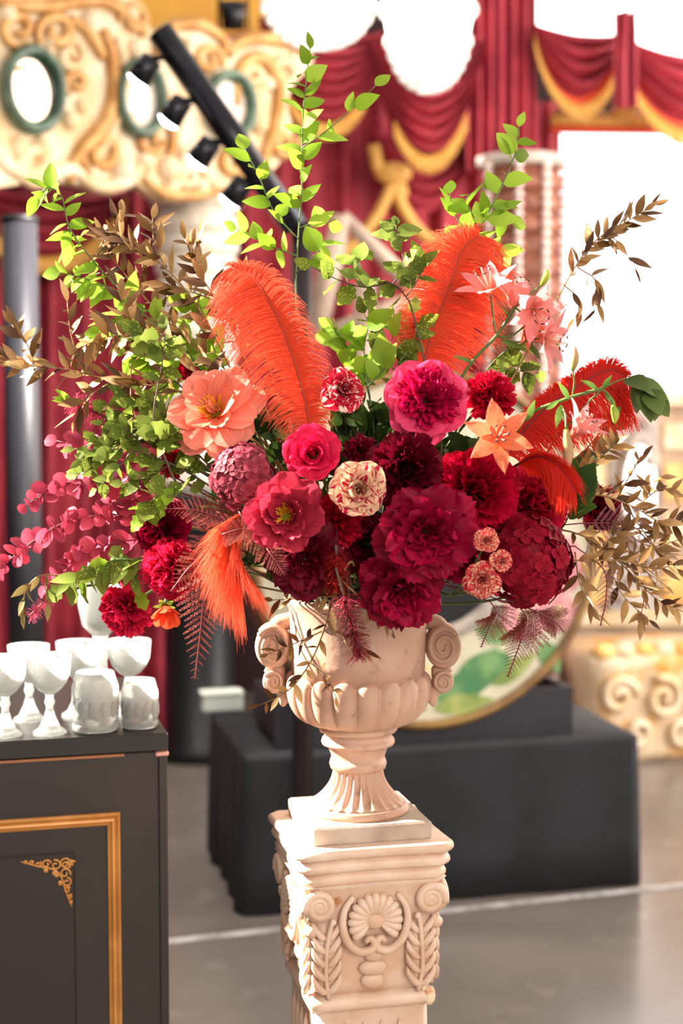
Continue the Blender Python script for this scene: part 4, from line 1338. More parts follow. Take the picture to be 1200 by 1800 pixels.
def bloom(name, label, cat, px, py, Rpx, layers, core=(), face=None, Y=None, seed=0, stem=True, st=None, calyx=True, group=None):
    rr = random.Random(seed + 100)
    if Y is None:
        Y = domeY(px, py)
    Y = BLOOM_Y.get((px, py), Y)
    if face is None:
        face = Vector(((px - 629) / 480 * 0.8, -1.0, (860 - py) / 400 * 0.6))
    face = Vector(face).normalized()
    Rr = px2m(Rpx, Y)
    H = W(px, py, Y) + face * (-0.45 * Rr)
    B = mouth_pt(H)
    t = thing(name, label, cat, B, 0, group)
    M = Matrix.Translation(H - B) @ facemx(face, rr.uniform(0, 6.28))
    if stem:
        DEFER.append((t, B, stem_curve(B, H - face * 0.02 * Rr, face), 0.0024, M_stem))
    if calyx:
        part('calyx', xf(ball((0, 0, -0.02 * Rr), 0.16 * Rr, 10, 6, 1, 1, 0.8), M), M_calyx, t)
        sm = petal_mesh(0.55 * Rr, 0.16 * Rr, 70, 95, 0.0, M_calyx, 0.08 * Rr, 0.8, 'point')
        for k in range(5):
            obj('sepal', sm, t, M @ Matrix.Translation((0, 0, -0.06 * Rr)) @ Matrix.Rotation(k * PI * 0.4, 4, 'Z'))
    place_petals(t, M, Rr, layers, core, rr, 'petal', t.name, Matrix.Translation(B))
    if st:
        stamens(t, M @ Matrix.Translation((0, 0, st.get('z', 0) * Rr)), Rr, rr=rr, n=st.get('n', 50), rad=st.get('rad', .22), h=st.get('h', .3))
    return t, M, Rr

# petal colours
P_coral = leafmat('coral_petal', 'ea7054', 'f0907a', vein='f4aa96', transl=0.35, rough=0.6, vary=0.12)
P_coral_in = leafmat('coral_inner_petal', 'ee6a48', 'f08468', vein='f6a890', transl=0.35, rough=0.6, vary=0.14)
P_pink_out = leafmat('pink_guard_petal', 'd0205a', 'e8507a', vein='d83668', transl=0.3, vary=0.1)
P_pink_in = leafmat('magenta_ruffle_petal', '84042e', 'cc1450', vein='a40a3e', transl=0.25, vary=0.3)
P_rose = leafmat('crimson_rose_petal', 'b80632', 'e21e50', vein='cc0e3e', transl=0.25, vary=0.15)
P_stripe = leafmat('cream_striped_petal', 'e8c48c', 'e8b898', transl=0.25, vary=0.06, streak='a81236', slo=0.52, shi=0.56)
P_stripe2 = leafmat('red_striped_petal', 'b3122e', 'b8142f', transl=0.25, vary=0.1, streak='f0d6c4', slo=0.56, shi=0.60)
P_stripe3 = leafmat('red_speckled_petal', 'c22234', 'c82c3c', transl=0.25, vary=0.1, streak='f2c8a0', slo=0.52, shi=0.57, svec=(5, 1.0, 1))
P_tulip = leafmat('dusty_pink_tulip_petal', '960e2c', 'c23c50', vein='a4203c', transl=0.3, vary=0.12)
P_burg = leafmat('burgundy_petal', '460214', '700a22', vein='540519', transl=0.2, vary=0.3)
P_magb = leafmat('magenta_burgundy_petal', '700222', 'a00836', vein='7e0429', transl=0.22, vary=0.3)
P_crim = leafmat('crimson_petal', '960322', 'c81038', vein='a8082a', transl=0.25, vary=0.25)
P_red = leafmat('carnation_red_petal', '980422', 'be0e30', vein='a60626', transl=0.22, vary=0.25)
P_hot = leafmat('hot_red_petal', 'bc0c3a', 'e02a52', vein='cc143e', transl=0.3, vary=0.22)
P_hyd = leafmat('deep_red_floret', '7c0820', '98142c', vein='8a0c24', transl=0.25, vary=0.25)
P_mauve = leafmat('dusty_mauve_floret', '7e2636', 'a64e5c', vein='903846', transl=0.25, vary=0.25)
P_lily = leafmat('coral_lily_petal', 'e86a34', 'ee8260', vein='ee8c68', transl=0.35, vary=0.08, spots='b04a3a', spot_lo=.66)
P_lilyp = leafmat('pink_lily_petal', 'f09a7c', 'ee9ca0', vein='e88890', transl=0.4, vary=0.1)
P_orange = leafmat('orange_petal', 'd84018', 'ec6a44', vein='e05030', transl=0.35, vary=0.12)

def L_(n, L, Wd, a, b, ruf, m, r0=0.05, **o):
    return (n, L, Wd, a, b, ruf, m, r0, o)
def C_(n, L, Wd, a, b, ruf, m, **o):
    return (n, L, Wd, a, b, ruf, m, o)
def peony(m_out, m_in, n_in=46):
    return [L_(7, 0.98, 0.50, 70, 92, 0.07, m_out, .05), L_(7, 0.9, 0.46, 50, 76, 0.08, m_out, .05)], [C_(n_in, 0.80, 0.20, 2, 74, 0.16, m_in, rag=0.12, twist=0.9)]
def fullpeony(m_out, m_in, n_in=60):
    return [L_(8, 0.95, 0.46, 72, 105, 0.08, m_out, .05)], [C_(n_in, 0.92, 0.24, 3, 95, 0.10, m_in, rag=0.08, twist=0.45, bend=-18)]
def openpeony(m):
    return [L_(8, 1.02, 0.46, 68, 96, 0.11, m, .06, rag=.07), L_(8, 0.94, 0.40, 52, 80, 0.14, m, .06, rag=.09), L_(7, 0.84, 0.34, 36, 60, 0.16, m, .06, rag=.1), L_(6, 0.7, 0.26, 20, 40, 0.18, m, .05, rag=.12)], [C_(10, 0.5, 0.13, 8, 34, 0.2, m, rag=.15, twist=1.0)]
def rose(m, outer=None):
    o = outer or m
    return [L_(6, 1.02, 0.60, 58, 78, 0.05, o, .08, cup=.7, roll=40), L_(6, 0.90, 0.56, 44, 58, 0.05, o, .08, cup=.6, roll=45), L_(5, 0.80, 0.48, 30, 36, 0.04, m, .10, cup=.55, roll=45),
            L_(5, 0.74, 0.42, 18, 16, 0.04, m, .12, cup=.45, roll=40), L_(4, 0.72, 0.34, 8, 4, 0.03, m, .12, cup=.35, roll=25), L_(3, 0.70, 0.26, 2, -4, 0.03, m, .09, cup=.3, roll=10), L_(3, 0.69, 0.16, 0, -6, 0.02, m, .045, cup=.3), L_(2, 0.68, 0.10, 0, -4, 0.02, m, .018, cup=.3)], []
def carnation(m, n=60):
    return [], [C_(n, 0.96, 0.24, 3, 88, 0.2, m, rag=0.16, twist=1.4)]

bl = bloom
# -- the big named blooms, front ones last
lay, core = [L_(7, 1.05, 0.40, 78, 100, 0.05, P_coral, .08), L_(7, 1.0, 0.38, 58, 78, 0.05, P_coral, .08), L_(6, 0.86, 0.34, 34, 44, 0.05, P_coral_in, .08)], [C_(3, 0.4, 0.14, 5, 25, 0.2, P_coral, twist=1)]
bl('coral_peony', 'coral semi-double peony with yellow heart beside the orange plume', 'peony', 372, 712, 80, lay, core, (-0.15, -1, 0.42), 2.22, 1, st=dict(n=70, rad=.26, h=.34, z=.05))
l, c = peony(P_pink_out, P_pink_in, 64)
bl('hot_pink_peony', 'hot pink peony with pale guard petals and dense ruffled magenta heart', 'peony', 750, 700, 78, l, c, (-0.02, -1, 0.18), 2.19, 2)
l, c = rose(P_rose)
bl('crimson_rose', 'bright crimson rose at the foot of the orange plume', 'rose', 548, 796, 54, l, c, (-0.12, -1, 0.25), 2.15, 3)
l, c = rose(P_stripe)
bl('cream_striped_rose', 'cream rose with red streaks among burgundy peonies', 'rose', 632, 860, 53, l, c, (0.05, -1, 0.05), 2.12, 4)
l, c = rose(P_stripe2)
bl('red_white_rose', 'red rose streaked with white, half behind the orange plume', 'rose', 606, 682, 42, l, c, (0.45, -1, 0.35), 2.22, 6)
bl('parrot_tulip', 'open dusty pink double tulip with yellow heart', 'tulip', 497, 903, 74, [L_(7, 1.0, 0.42, 62, 66, 0.06, P_tulip, .08, cup=.6), L_(7, 0.95, 0.38, 50, 38, 0.06, P_tulip, .08, cup=.55), L_(6, 0.8, 0.30, 40, 20, 0.07, P_tulip, .08), L_(4, 0.5, 0.16, 30, 10, 0.1, P_tulip, .10)], [], (-0.12, -1, 0.2), 2.13, 5, st=dict(n=40, rad=.2, h=.35))
l, c = carnation(P_red, 66)
bl('red_carnation', 'ruffled deep red carnation beside the hot pink peony', 'carnation', 866, 692, 49, l, c, (0.2, -1, 0.3), 2.22, 7)
l, c = fullpeony(P_burg, P_burg, 50)
bl('burgundy_peony', 'dark burgundy peony just below the hot pink peony', 'peony', 716, 822, 74, l, c, (0.1, -1, 0.1), 2.16, 8)
l, c = carnation(P_burg, 40)
bl('burgundy_carnation', 'small dark burgundy carnation behind the crimson rose', 'carnation', 632, 790, 34, l, c, (0, -1, 0.3), 2.19, 9)
l, c = openpeony(P_magb)
bl('magenta_peony', 'large ragged magenta-burgundy peony with dark hollow heart', 'peony', 752, 938, 92, l, c, (0.05, -1, 0.0), 2.11, 10)
bl('magenta_peony', 'magenta-burgundy peony hanging lowest over the urn rim', 'peony', 707, 1050, 80, l, c, (0.1, -1, -0.35), 2.14, 11)
l, c = openpeony(P_burg)
bl('burgundy_peony', 'dark burgundy peony with yellow specks under the dusty pink tulip', 'peony', 533, 988, 74, l, c, (-0.1, -1, -0.1), 2.17, 12, st=dict(n=14, rad=.22, h=.3))
l, c = carnation(P_red, 44)
bl('red_carnation', 'dark red carnation wedged between the tulip and the cream striped rose', 'carnation', 588, 920, 58, l, c, (0, -1, 0), 2.18, 13)
l, c = fullpeony(P_crim, P_crim, 60)
bl('crimson_peony', 'big full crimson peony below the coral lily', 'peony', 842, 862, 90, l, c, (0.2, -1, 0.15), 2.16, 14)
l, c = fullpeony(P_hot, P_hot, 60)
bl('crimson_peony', 'bright crimson peony under the arching low orange plume', 'peony', 945, 888, 76, l, c, (0.4, -1, 0.1), 2.2, 15)
l, c = fullpeony(P_crim, P_hot, 56)
bl('crimson_peony', 'bright crimson peony behind the mauve fern', 'peony', 290, 1000, 60, l, c, (-0.6, -1, 0.0), 2.27, 16)
l, c = fullpeony(P_magb, P_magb, 50)
bl('magenta_peony', 'deep magenta peony beside the red eucalyptus', 'peony', 272, 925, 58, l, c, (-0.6, -1, 0.1), 2.30, 17)
l, c = fullpeony(P_hot, P_hot, 58)
bl('red_peony', 'raspberry red peony nodding above the bar glasses', 'peony', 212, 1082, 54, l, c, (-0.55, -0.8, -0.55), 2.33, 18)
bl('orange_tulip', 'orange-red tulip behind the nodding raspberry peony', 'tulip', 290, 1078, 36, [L_(6, 1.1, 0.45, 40, 30, 0.04, P_orange, .1, cup=.6)], [], (0.1, -0.6, -0.7), 2.36, 19)
l, c = carnation(P_red, 40)
bl('red_carnation', 'small dark red carnation peeping over the coral peony', 'carnation', 328, 650, 20, l, c, (0, -1, 0.5), 2.33, 20)
bl('burgundy_cockscomb', 'velvety burgundy cockscomb among the gold leaves', 'cockscomb', 1060, 892, 46, [], [C_(54, 0.95, 0.24, 3, 85, 0.22, P_hyd, rag=.2, twist=1.4)], (0.5, -1, 0.1), 2.3, 21)
l, c = openpeony(P_crim)
bl('crimson_peony', 'ragged crimson peony filling the gap above the deep red hydrangea', 'peony', 800, 868, 50, l, c, (0.1, -1, 0.3), 2.22, 22)
l, c = carnation(P_crim, 40)
bl('red_carnation', 'red carnation low between the coral peony and the lime oak leaves', 'carnation', 300, 815, 30, l, c, (-0.4, -1, 0.1), 2.3, 23)

l, c = openpeony(P_burg)
bl('burgundy_peony', 'dark burgundy peony in the shade between the cream striped rose and the urn', 'peony', 640, 958, 58, l, c, (0.0, -1, -0.1), 2.21, 24)
l, c = fullpeony(P_magb, P_magb, 44)
bl('magenta_peony', 'shaded magenta peony behind the three spray roses', 'peony', 815, 975, 56, l, c, (0.2, -1, 0.0), 2.24, 25)
# -- hydrangea heads
def hydrangea(label, px, py, Rpx, m, Y, face, n=80, seed=0):
    rr = random.Random(seed)
    face = Vector(face).normalized()
    Rr = px2m(Rpx, Y)
    H = W(px, py, Y) - face * Rr * 0.5
    B = mouth_pt(H)
    t = thing('hydrangea', label, 'hydrangea', B)
    DEFER.append((t, B, stem_curve(B, H, face), 0.003, M_stem))
    v, f, uv = [], [], []
    fr = 0.26 * Rr
    for k in range(4):
        a = k * PI / 2
        b = len(v)
        for j in range(4):
            s = j / 3
            w = fr * 0.52 * math.sin(PI * (0.12 + 0.75 * s))
            for q in (-1, 0, 1):
                r = fr * s
                v.append((r * math.cos(a) - q * w * math.sin(a), r * math.sin(a) + q * w * math.cos(a), fr * (0.12 + 0.10 * abs(q) - 0.15 * s * s)))
                uv.append((0.5 + q / 2, s))
        for j in range(3):
            for i in range(2):
                e = b + j * 3 + i
                f.append((e, e + 1, e + 4, e + 3))
    me = mkmesh('floret', v, f, m, True, uv)
    M = Matrix.Translation(H - B) @ facemx(face)
    part('flower_core', xf(ball((0, 0, 0), Rr * 0.72, 14, 8), M), mat('hydrangea_core_' + m.name, '7a1c30', rough=.9), t)
    for k in range(n):
        u = (k + 0.5) / n
        th = math.acos(lerp(1, -0.25, u)) + rr.uniform(-.08, .08)
        a = k * 2.39996
        q = Rr * rr.uniform(0.84, 0.98)
        Mp = (M @ Matrix.Rotation(a, 4, 'Z') @ Matrix.Rotation(th, 4, 'Y') @ Matrix.Translation((0, 0, q)) @ Matrix.Rotation(rr.uniform(0, 6), 4, 'Z') @ Matrix.Rotation(rr.uniform(-.5, .5), 4, 'X') @ Matrix.Scale(rr.uniform(.8, 1.15), 4))
        obj('floret', me, t, Mp)
        occ_bloom(t.name, me, Matrix.Translation(B) @ Mp, H)
    return t
hydrangea('deep red hydrangea head beside the striped spray roses', 938, 990, 82, P_hyd, 2.17, (0.25, -1, -0.05), 95, 1)
hydrangea('dusty mauve hydrangea head between the coral peony and the tulip', 418, 832, 58, P_mauve, 2.165, (-0.3, -1, 0.2), 80, 2)

# -- spray roses on one stem, lilies on branched stems: blooms are parts, petals sub-parts
def subbloom(t, B, name, px, py, Rpx, layers, core, face, Y, seed):
    face = Vector(face).normalized()
    rr = random.Random(seed)
    Rr = px2m(Rpx, Y)
    H = W(px, py, Y) - face * 0.4 * Rr
    e = bpy.data.objects.new(name, None)
    sc.collection.objects.link(e)
    e.parent = t
    e.empty_display_size = 0.01
    M = Matrix.Translation(H - B) @ facemx(face, rr.uniform(0, 6))
    e.matrix_local = M
    place_petals(e, Matrix.Identity(4), Rr, layers, core, rr, 'petal', t.name, Matrix.Translation(B) @ M)
    return e, H, Rr
J = W(795, 1046, 2.17)
B = mouth_pt(J)
t = thing('spray_rose_stem', 'stem of three small red and cream speckled spray roses', 'roses', B)
DEFER.append((t, B, stem_curve(B, J, Vector((0.6, -0.6, 0.2))), 0.0022, M_stem))
for (x, y, r, fc, s) in ((856, 950, 24, (0.1, -1, 0.3), 1), (884, 986, 22, (0.5, -1, 0.1), 2), (846, 1020, 34, (-0.1, -1, -0.05), 3)):
    l, c = rose(P_stripe3)
    l = [(max(3, q[0] - 1),) + q[1:] for q in l]
    e, H, Rr = subbloom(t, B, 'rose_head', x, y, r, l, c, fc, 2.095, s)
    part('pedicel', tube(bez([J - B, (J + H) / 2 - B + Vector((0, 0.01, -0.01)), H - B], 6), 0.0016, 5), M_stem, t)

M_anther = mat('dark_red_anther', '5a1416', rough=0.6)
M_filament = mat('pale_filament', 'f0b49c', rough=0.5)
M_budpink = leafmat('pink_lily_bud', '9a9a58', 'd89a84', transl=0.2, vary=0.05)
M_budgreen = leafmat('yellow_green_bud', '7f9a3c', 'c6cc5c', transl=0.2, vary=0.05)
def lily(t, B, J, px, py, Rpx, m, face, Y, seed, rec=(32, 92), wd=0.2, ped=True):
    face = Vector(face).normalized()
    rr = random.Random(seed)
    Rr = px2m(Rpx, Y)
    H = W(px, py, Y) - face * 0.35 * Rr
    e = bpy.data.objects.new('lily_bloom', None)
    sc.collection.objects.link(e)
    e.parent = t
    e.empty_display_size = 0.01
    e.matrix_local = Matrix.Translation(H - B) @ facemx(face, rr.uniform(0, 6))
    for k in range(6):
        me = petal_mesh(1.15 * Rr, wd * Rr * (1.15 if k % 2 else 0.92), rec[0], rec[1], 0.03, m, 0.04 * Rr, 0.9, 'point', 0.0, k % 3, 4, 8)
        Mp = Matrix.Rotation(k * PI / 3, 4, 'Z') @ Matrix.Rotation(rr.uniform(-.12, .12), 4, 'Y')
        obj('tepal', me, e, Mp)
        occ_add(t.name, me, Matrix.Translation(B) @ e.matrix_local @ Mp)
    for k in range(6):
        a = k * PI / 3 + 0.4
        d = Vector((math.cos(a) * 0.24, math.sin(a) * 0.24, 0.82)) * Rr
        part('stamen', tube([(0, 0, 0.05 * Rr), d * 0.6, d], [0.0007, 0.0006, 0.0005], 4), M_filament, e)
        part('anther', tube([d + Vector((-math.sin(a), math.cos(a), 0)) * 0.07 * Rr, d, d - Vector((-math.sin(a), math.cos(a), 0)) * 0.07 * Rr], [0.0008, 0.0013, 0.0008], 5), M_anther, e)
    part('pistil', tube([(0, 0, 0.05 * Rr), (0, 0, 0.85 * Rr), (0, 0, 0.9 * Rr)], [0.0011, 0.0009, 0.0018], 5), M_filament, e)
    if ped:
        part('pedicel', tube(bez([J - B, (J + H) / 2 - B + Vector((0, 0, -0.008)), H - B], 6), 0.0016, 5), M_stem, t)
def lbud(t, B, J, pts, wpx, m, Y):
    ps = [W(x, y, Y) for x, y in pts]
    w = px2m(wpx / 2, Y)
    cv = bez([ps[0], (ps[0] + ps[-1]) / 2 + Vector((0.002, -0.002, 0)), ps[-1]], 8)
    v, f = tube([p - B for p in cv], [w * math.sin(PI * (0.10 + 0.84 * i / 8)) ** 0.8 for i in range(9)], 8)
    uv = [(0, (i // 8) / 8) for i in range(len(v))]
    part('bud', (v, f, uv), m, t)
    part('pedicel', tube(bez([J - B, (J + ps[0]) / 2 - B + Vector((0.003, 0, 0.004)), ps[0] - B], 6), 0.0014, 5), M_stem, t)
_lf = {}
def leafmesh(kind, m, curl=0.1, fold=0.15):
    key = (kind, m.name, curl, fold)
    if key in _lf:
        return _lf[key]
    nv = {'lobed': 12, 'round': 7}.get(kind, 6)
    half = {'lance': 0.165, 'ovate': 0.27, 'broad': 0.36, 'round': 0.47, 'lobed': 0.36, 'narrow': 0.09}[kind]
    v, uv, f = [], [], []
    for j in range(nv + 1):
        t = j / nv
        if kind in ('lance', 'narrow'):
            w = math.sin(PI * (0.03 + 0.97 * t) ** 0.85) ** 1.1 if t < 1 else 0.0
        elif kind == 'round':
            w = math.sqrt(max(0.0, 1 - (2 * t - 1) ** 2)) if 0 < t < 1 else 0.03
        elif kind == 'lobed':
            w = (math.sin(PI * (0.04 + 0.96 * t) ** 0.9) ** 0.8 if 0 < t < 1 else 0.02) * (1 + 0.17 * math.cos(t * 2 * PI * 3))
        else:
            w = math.sin(PI * (0.02 + 0.98 * t) ** 0.72) ** 0.85 if t < 1 else 0.0
        w = max(w, 0.015) * half
        for q in (-1, -0.5, 0, 0.5, 1) if kind == 'round' else (-1, 0, 1):
            z = fold * abs(q) * w - curl * t * t + (0.03 * math.sin(9 * t + q) if kind == 'lobed' else 0)
            v.append((t, q * w, z))
            uv.append((0.5 + q / 2, t))
    nq = 5 if kind == 'round' else 3
    for j in range(nv):
        for i in range(nq - 1):
            e = j * nq + i
            f.append((e, e + nq, e + nq + 1, e + 1))
    _lf[key] = mkmesh('leaf', v, f, m, True, uv)
    return _lf[key]
def leaf_mx(p, d, nrm, size):
    d = d.normalized()
    z = nrm - d * nrm.dot(d)
    if z.length < 1e-4:
        z = d.orthogonal()
    z.normalize()
    y = z.cross(d)
    M = Matrix((d, y, z)).transposed().to_4x4()
    return Matrix.Translation(p) @ M @ Matrix.Scale(size, 4)
LEAFJOBS = []
def sprig(name, label, cat, paths, kind, m, sizepx, mstem, group=None, spread=60, start=0.25, seed=0, Y=(2.35, 2.35), base=True, curls=(0.0, 0.12, 0.25), rad=0.0017, droop=0.0, fcam=0.8, tips=True, pairs=False, anchor=None):
    """paths: list of (points in the picture, number of leaves[, (Y0, Y1)]); the first is the main stem and starts in the urn"""
    rr = random.Random(seed + 500)
    B = None
    for ip, pth in enumerate(paths):
        pts, n = pth[0], pth[1]
        Ya, Yb = pth[2] if len(pth) > 2 else Y
        k = len(pts) - 1
        ps = [W(x, y, lerp(Ya, Yb, i / k)) for i, (x, y) in enumerate(pts)]
        if ip == 0:
            if base:
                B = mouth_pt(ps[0])
            else:
                B = ps[0].copy()
            t = thing(name, label, cat, B, 0, group)
            if base:
                L = (ps[0] - B).length
                d0 = (ps[1] - ps[0]).normalized()
                foot = [B * (1 - q) ** 2 + (ps[0] - d0 * L * 0.4) * 2 * q * (1 - q) + ps[0] * q * q for q in [i / 16 for i in range(17)]]
                foot = clear_path(foot, t.name)
                part('stem_foot', tube([p - B for p in foot], rad * 1.2, 5), mstem, t)
                occ_line(t.name, foot[2:])
        cv = clear_path(bez(ps, max(8, 5 * k)), t.name)
        occ_line(t.name, cv)
        nn = len(cv) - 1
        part('stem' if ip == 0 else 'twig', tube([c - B for c in cv], [lerp(rad, rad * 0.45, i / nn) * (1 if ip == 0 else 0.75) for i in range(nn + 1)], 5), mstem, t)
        def grow(cv=cv, nn=nn, n=n, ip=ip, Ya=Ya, Yb=Yb, t=t, B=B):
            size = px2m(sizepx, (Ya + Yb) / 2)
            st = start if ip == 0 else 0.12
            roll = rr.uniform(0, 6)
            for q in range(n):
                s = lerp(st, 1.0, (q + 0.5 + rr.uniform(-.3, .3)) / n) if n > 1 else 0.8
                if tips and q == n - 1:
                    s = 1.0
                g = min(int(s * nn), nn - 1)
                p = cv[g].lerp(cv[g + 1], s * nn - g)
                T = (cv[min(g + 1, nn)] - cv[max(g - 1, 0)]).normalized()
                roll += PI * (0.85 if not pairs else (1.0 if q % 2 else 0.5)) + rr.uniform(-.5, .5)
                me = leafmesh(kind if isinstance(kind, str) else kind[q % len(kind)], m if not isinstance(m, (list, tuple)) else m[rr.randrange(len(m))], rr.choice(curls), 0.18)
                lsz = size * rr.uniform(0.7, 1.15) * (0.8 if s > 0.9 else 1)
                best = None
                for tr in range(34):        # turn the leaf until it lies clear of its neighbours
                    side = (Quaternion(T, roll + tr * 1.1) @ T.orthogonal().normalized())
                    side.y *= 0.6
                    side.normalize()
                    sp = math.radians(spread * rr.uniform(0.6, 1.25))
                    d = T * math.cos(sp) + side * math.sin(sp)
                    if tips and q == n - 1:
                        d = T + side * (0.2 + 0.05 * tr)
                    d = d + Vector((0, 0, -droop))
                    nrm = Vector((rr.uniform(-.7, .7), -fcam * rr.uniform(0.3, 1.3), rr.uniform(-0.2, 1.0)))
                    Ml = leaf_mx(p - B, d, nrm, lsz * (1.0 if tr < 16 else 0.78 if tr < 24 else 0.58))
                    cl = clash(t.name, me, Matrix.Translation(B) @ Ml)
                    if best is None or cl < best[0]:
                        best = (cl, Ml)
                    if cl == 0:
                        break
                obj('leaf', me, t, best[1])
                occ_add(t.name, me, Matrix.Translation(B) @ best[1])
        LEAFJOBS.append(grow)      # leaves come when every stem stands
    return t, B
# ------------------------------------------------------------------ lilies
J = W(872, 590, 2.30)
B = mouth_pt(W(800, 700, 2.3))
t = thing('pink_lily_stem', 'branched stem of five pale pink and coral lilies over the wicker column', 'lilies', B)
DEFER.append((t, B, bez([B, W(760, 800, 2.32), W(812, 662, 2.3), J, W(905, 540, 2.30)], 24), 0.0028, M_stem))
lily(t, B, J, 856, 500, 62, P_lilyp, (-0.35, -0.5, 0.8), 2.29, 1, (30, 78), 0.24)
lily(t, B, W(905, 540, 2.3), 908, 520, 62, P_lilyp, (0.35, 0.25, 0.8), 2.31, 2, (35, 85), 0.24)
lily(t, B, W(905, 540, 2.3), 942, 548, 58, P_lilyp, (0.25, -0.9, -0.35), 2.26, 3, (30, 85), 0.24)
lily(t, B, J, 965, 598, 60, P_lilyp, (0.85, -0.6, -0.2), 2.27, 4, (30, 88), 0.22)
lily(t, B, J, 930, 580, 40, P_lily, (0.5, -0.7, -0.5), 2.29, 6, (25, 60), 0.26)
lbud(t, B, W(905, 540, 2.3), [(951, 502), (962, 474)], 13, M_budgreen, 2.3)
for (x, y, dx, dz, s) in ((800, 690, .6, .3, 60), (835, 640, -.7, .3, 45), (880, 600, .8, -.2, 50), (925, 600, .5, -.6, 42), (900, 560, -.5, .5, 30)):
    p = W(x, y, 2.31)
    obj('leaf', leafmesh('lance', leafmat('lily_leaf%d' % x, '4f7030', '6f9040', transl=.3), 0.1, .15), t, leaf_mx(p - B, Vector((dx, -.2, dz)), Vector((0, -.7, 1)), px2m(s, 2.3)))
H0 = W(860, 800, 2.25)
B = mouth_pt(H0)
t = thing('coral_lily_stem', 'single coral lily with dark speckles facing out below the red carnation', 'lily', B)
DEFER.append((t, B, bez([B, W(800, 900, 2.34), H0], 20), 0.0025, M_stem))
lily(t, B, H0, 876, 766, 62, P_lily, (0.0, -0.9, 0.15), 2.12, 9, (45, 92), 0.25)
J2 = W(985, 730, 2.2)
B = mouth_pt(W(880, 780, 2.25))
t = thing('nodding_lily_stem', 'arching green lily stem with drooping bloom and closed buds over red plume', 'lily', B)
DEFER.append((t, B, bez([B, W(850, 860, 2.34), W(920, 740, 2.22), W(985, 705, 2.19), W(1060, 682, 2.18)], 24), 0.0026, M_stem))
lily(t, B, W(985, 712, 2.19), 1018, 752, 62, P_lilyp, (0.45, -0.35, 0.55), 2.17, 12, (12, 70), 0.2)
lbud(t, B, W(1005, 700, 2.19), [(1006, 652), (1009, 608)], 15, M_budpink, 2.18)
lbud(t, B, W(985, 712, 2.19), [(994, 755), (997, 830)], 18, M_budpink, 2.16)
lbud(t, B, W(1055, 684, 2.18), [(1076, 712), (1080, 744)], 14, M_budgreen, 2.18)
M_ll = leafmat('lily_green_leaf', '4f7030', '86a850', transl=.35)
for (x, y, dx, dz, s) in ((1000, 702, -.5, .8, 38), (985, 712, -.2, -1, 42), (1050, 684, -.6, .35, 36), (1058, 684, .3, .5, 30), (960, 720, .6, .5, 30), (1062, 690, .5, -.6, 34), (925, 740, .3, .8, 40)):
    p = W(x, y, 2.185)
    obj('leaf', leafmesh('lance', M_ll, 0.12, .15), t, leaf_mx(p - B, Vector((dx, -.25, dz)), Vector((.2, -.9, .5)), px2m(s, 2.2)))

build_stems()
# ------------------------------------------------------------------ ostrich plumes
def plumemat(name, a, b):
    return leafmat(name, a, b, transl=0.45, rough=0.6, vary=0.0, spec=0.25)
M_plume = plumemat('orange_plume_barbs', 'e64c26', 'f86e4c')
M_plume_red = plumemat('red_plume_barbs', 'cc1c10', 'e83420')
M_rach = mat('dark_orange_quill', '9a2c14', rough=0.5)
M_rachr = mat('dark_red_quill', '6a0c0c', rough=0.5)
def plume(label, pts, Ys, wL, wR, m, mr, n=520, droop=0.5, seed=0, angle=62, taper=(0.45, 0.35), fluff=0.12, curl=0.0):
    rr = random.Random(seed)
    k = len(pts) - 1
    ps = [W(x, y, lerp(Ys[0], Ys[1], i / k)) for i, (x, y) in enumerate(pts)]
    B = mouth_pt(ps[0])
    t = thing('ostrich_plume', label, 'feather', B)
    cv = bez(ps, 30)
    foot = clear_path(bez([B, B.lerp(ps[0], 0.5) + Vector((0, 0.02, 0.02)), ps[0]], 20), t.name)
    part('quill', tube([p - B for p in foot + cv[1:]], [0.002] * 21 + [lerp(0.0019, 0.0006, i / 30) for i in range(1, 31)], 6), mr, t)
    occ_line(t.name, foot[3:] + cv[1:])
    v, f, uv = [], [], []
    N0 = Vector((0, -1, 0.1)).normalized()
    for side, wpx in ((-1, wL), (1, wR)):
        for q in range(n):
            s = (q + rr.random()) / n
            g = min(int(s * 30), 29)
            P = cv[g].lerp(cv[g + 1], s * 30 - g)
            T = (cv[min(g + 2, 30)] - cv[max(g - 1, 0)]).normalized()
            S = T.cross(N0).normalized() * side
            prof = min(1, taper[0] + s * 1.8) * (1 - (1 - taper[1]) * max(0, (s - 0.72) / 0.28) ** 1.5)
            L = px2m(wpx, Ys[0]) * prof * rr.uniform(0.72, 1.14) * (1.15 if s > .9 else 1)
            an = math.radians(angle * rr.uniform(0.9, 1.1) * (1 - 0.55 * max(0, (s - 0.85) / 0.15)))
            d0 = (S * math.sin(an) + T * math.cos(an))
            lift = N0 * rr.uniform(-fluff, fluff * 1.2)
            wv = rr.uniform(-.16, .16)
            wd = rr.uniform(0.0008, 0.0015)
            b = len(v)
            for i in range(6):
                u = i / 5
                p = P + d0 * L * u * (1 - 0.15 * u) + lift * L * u + (Vector((0, 0, -1)) * droop + N0 * 0.25 * droop + T * wv) * L * u * u
                e = T * wd * (1 - 0.8 * u)
                v += [p - e - B, p + e - B]
                uv += [(0, u), (1, u)]
            f += [(b + 2 * i, b + 2 * i + 1, b + 2 * i + 3, b + 2 * i + 2) for i in range(5)]
    part('barbs', (v, f, uv), m, t, True, None, 'stuff')
    occ_pts(t.name, [p + B for p in v])
plume('tall orange ostrich plume leaning over the coral peony', [(548, 770), (532, 690), (508, 610), (478, 540), (446, 490), (408, 470)], (2.22, 2.30), 104, 94, M_plume, M_rach, 620, 0.6, 1, 66, fluff=0.22)
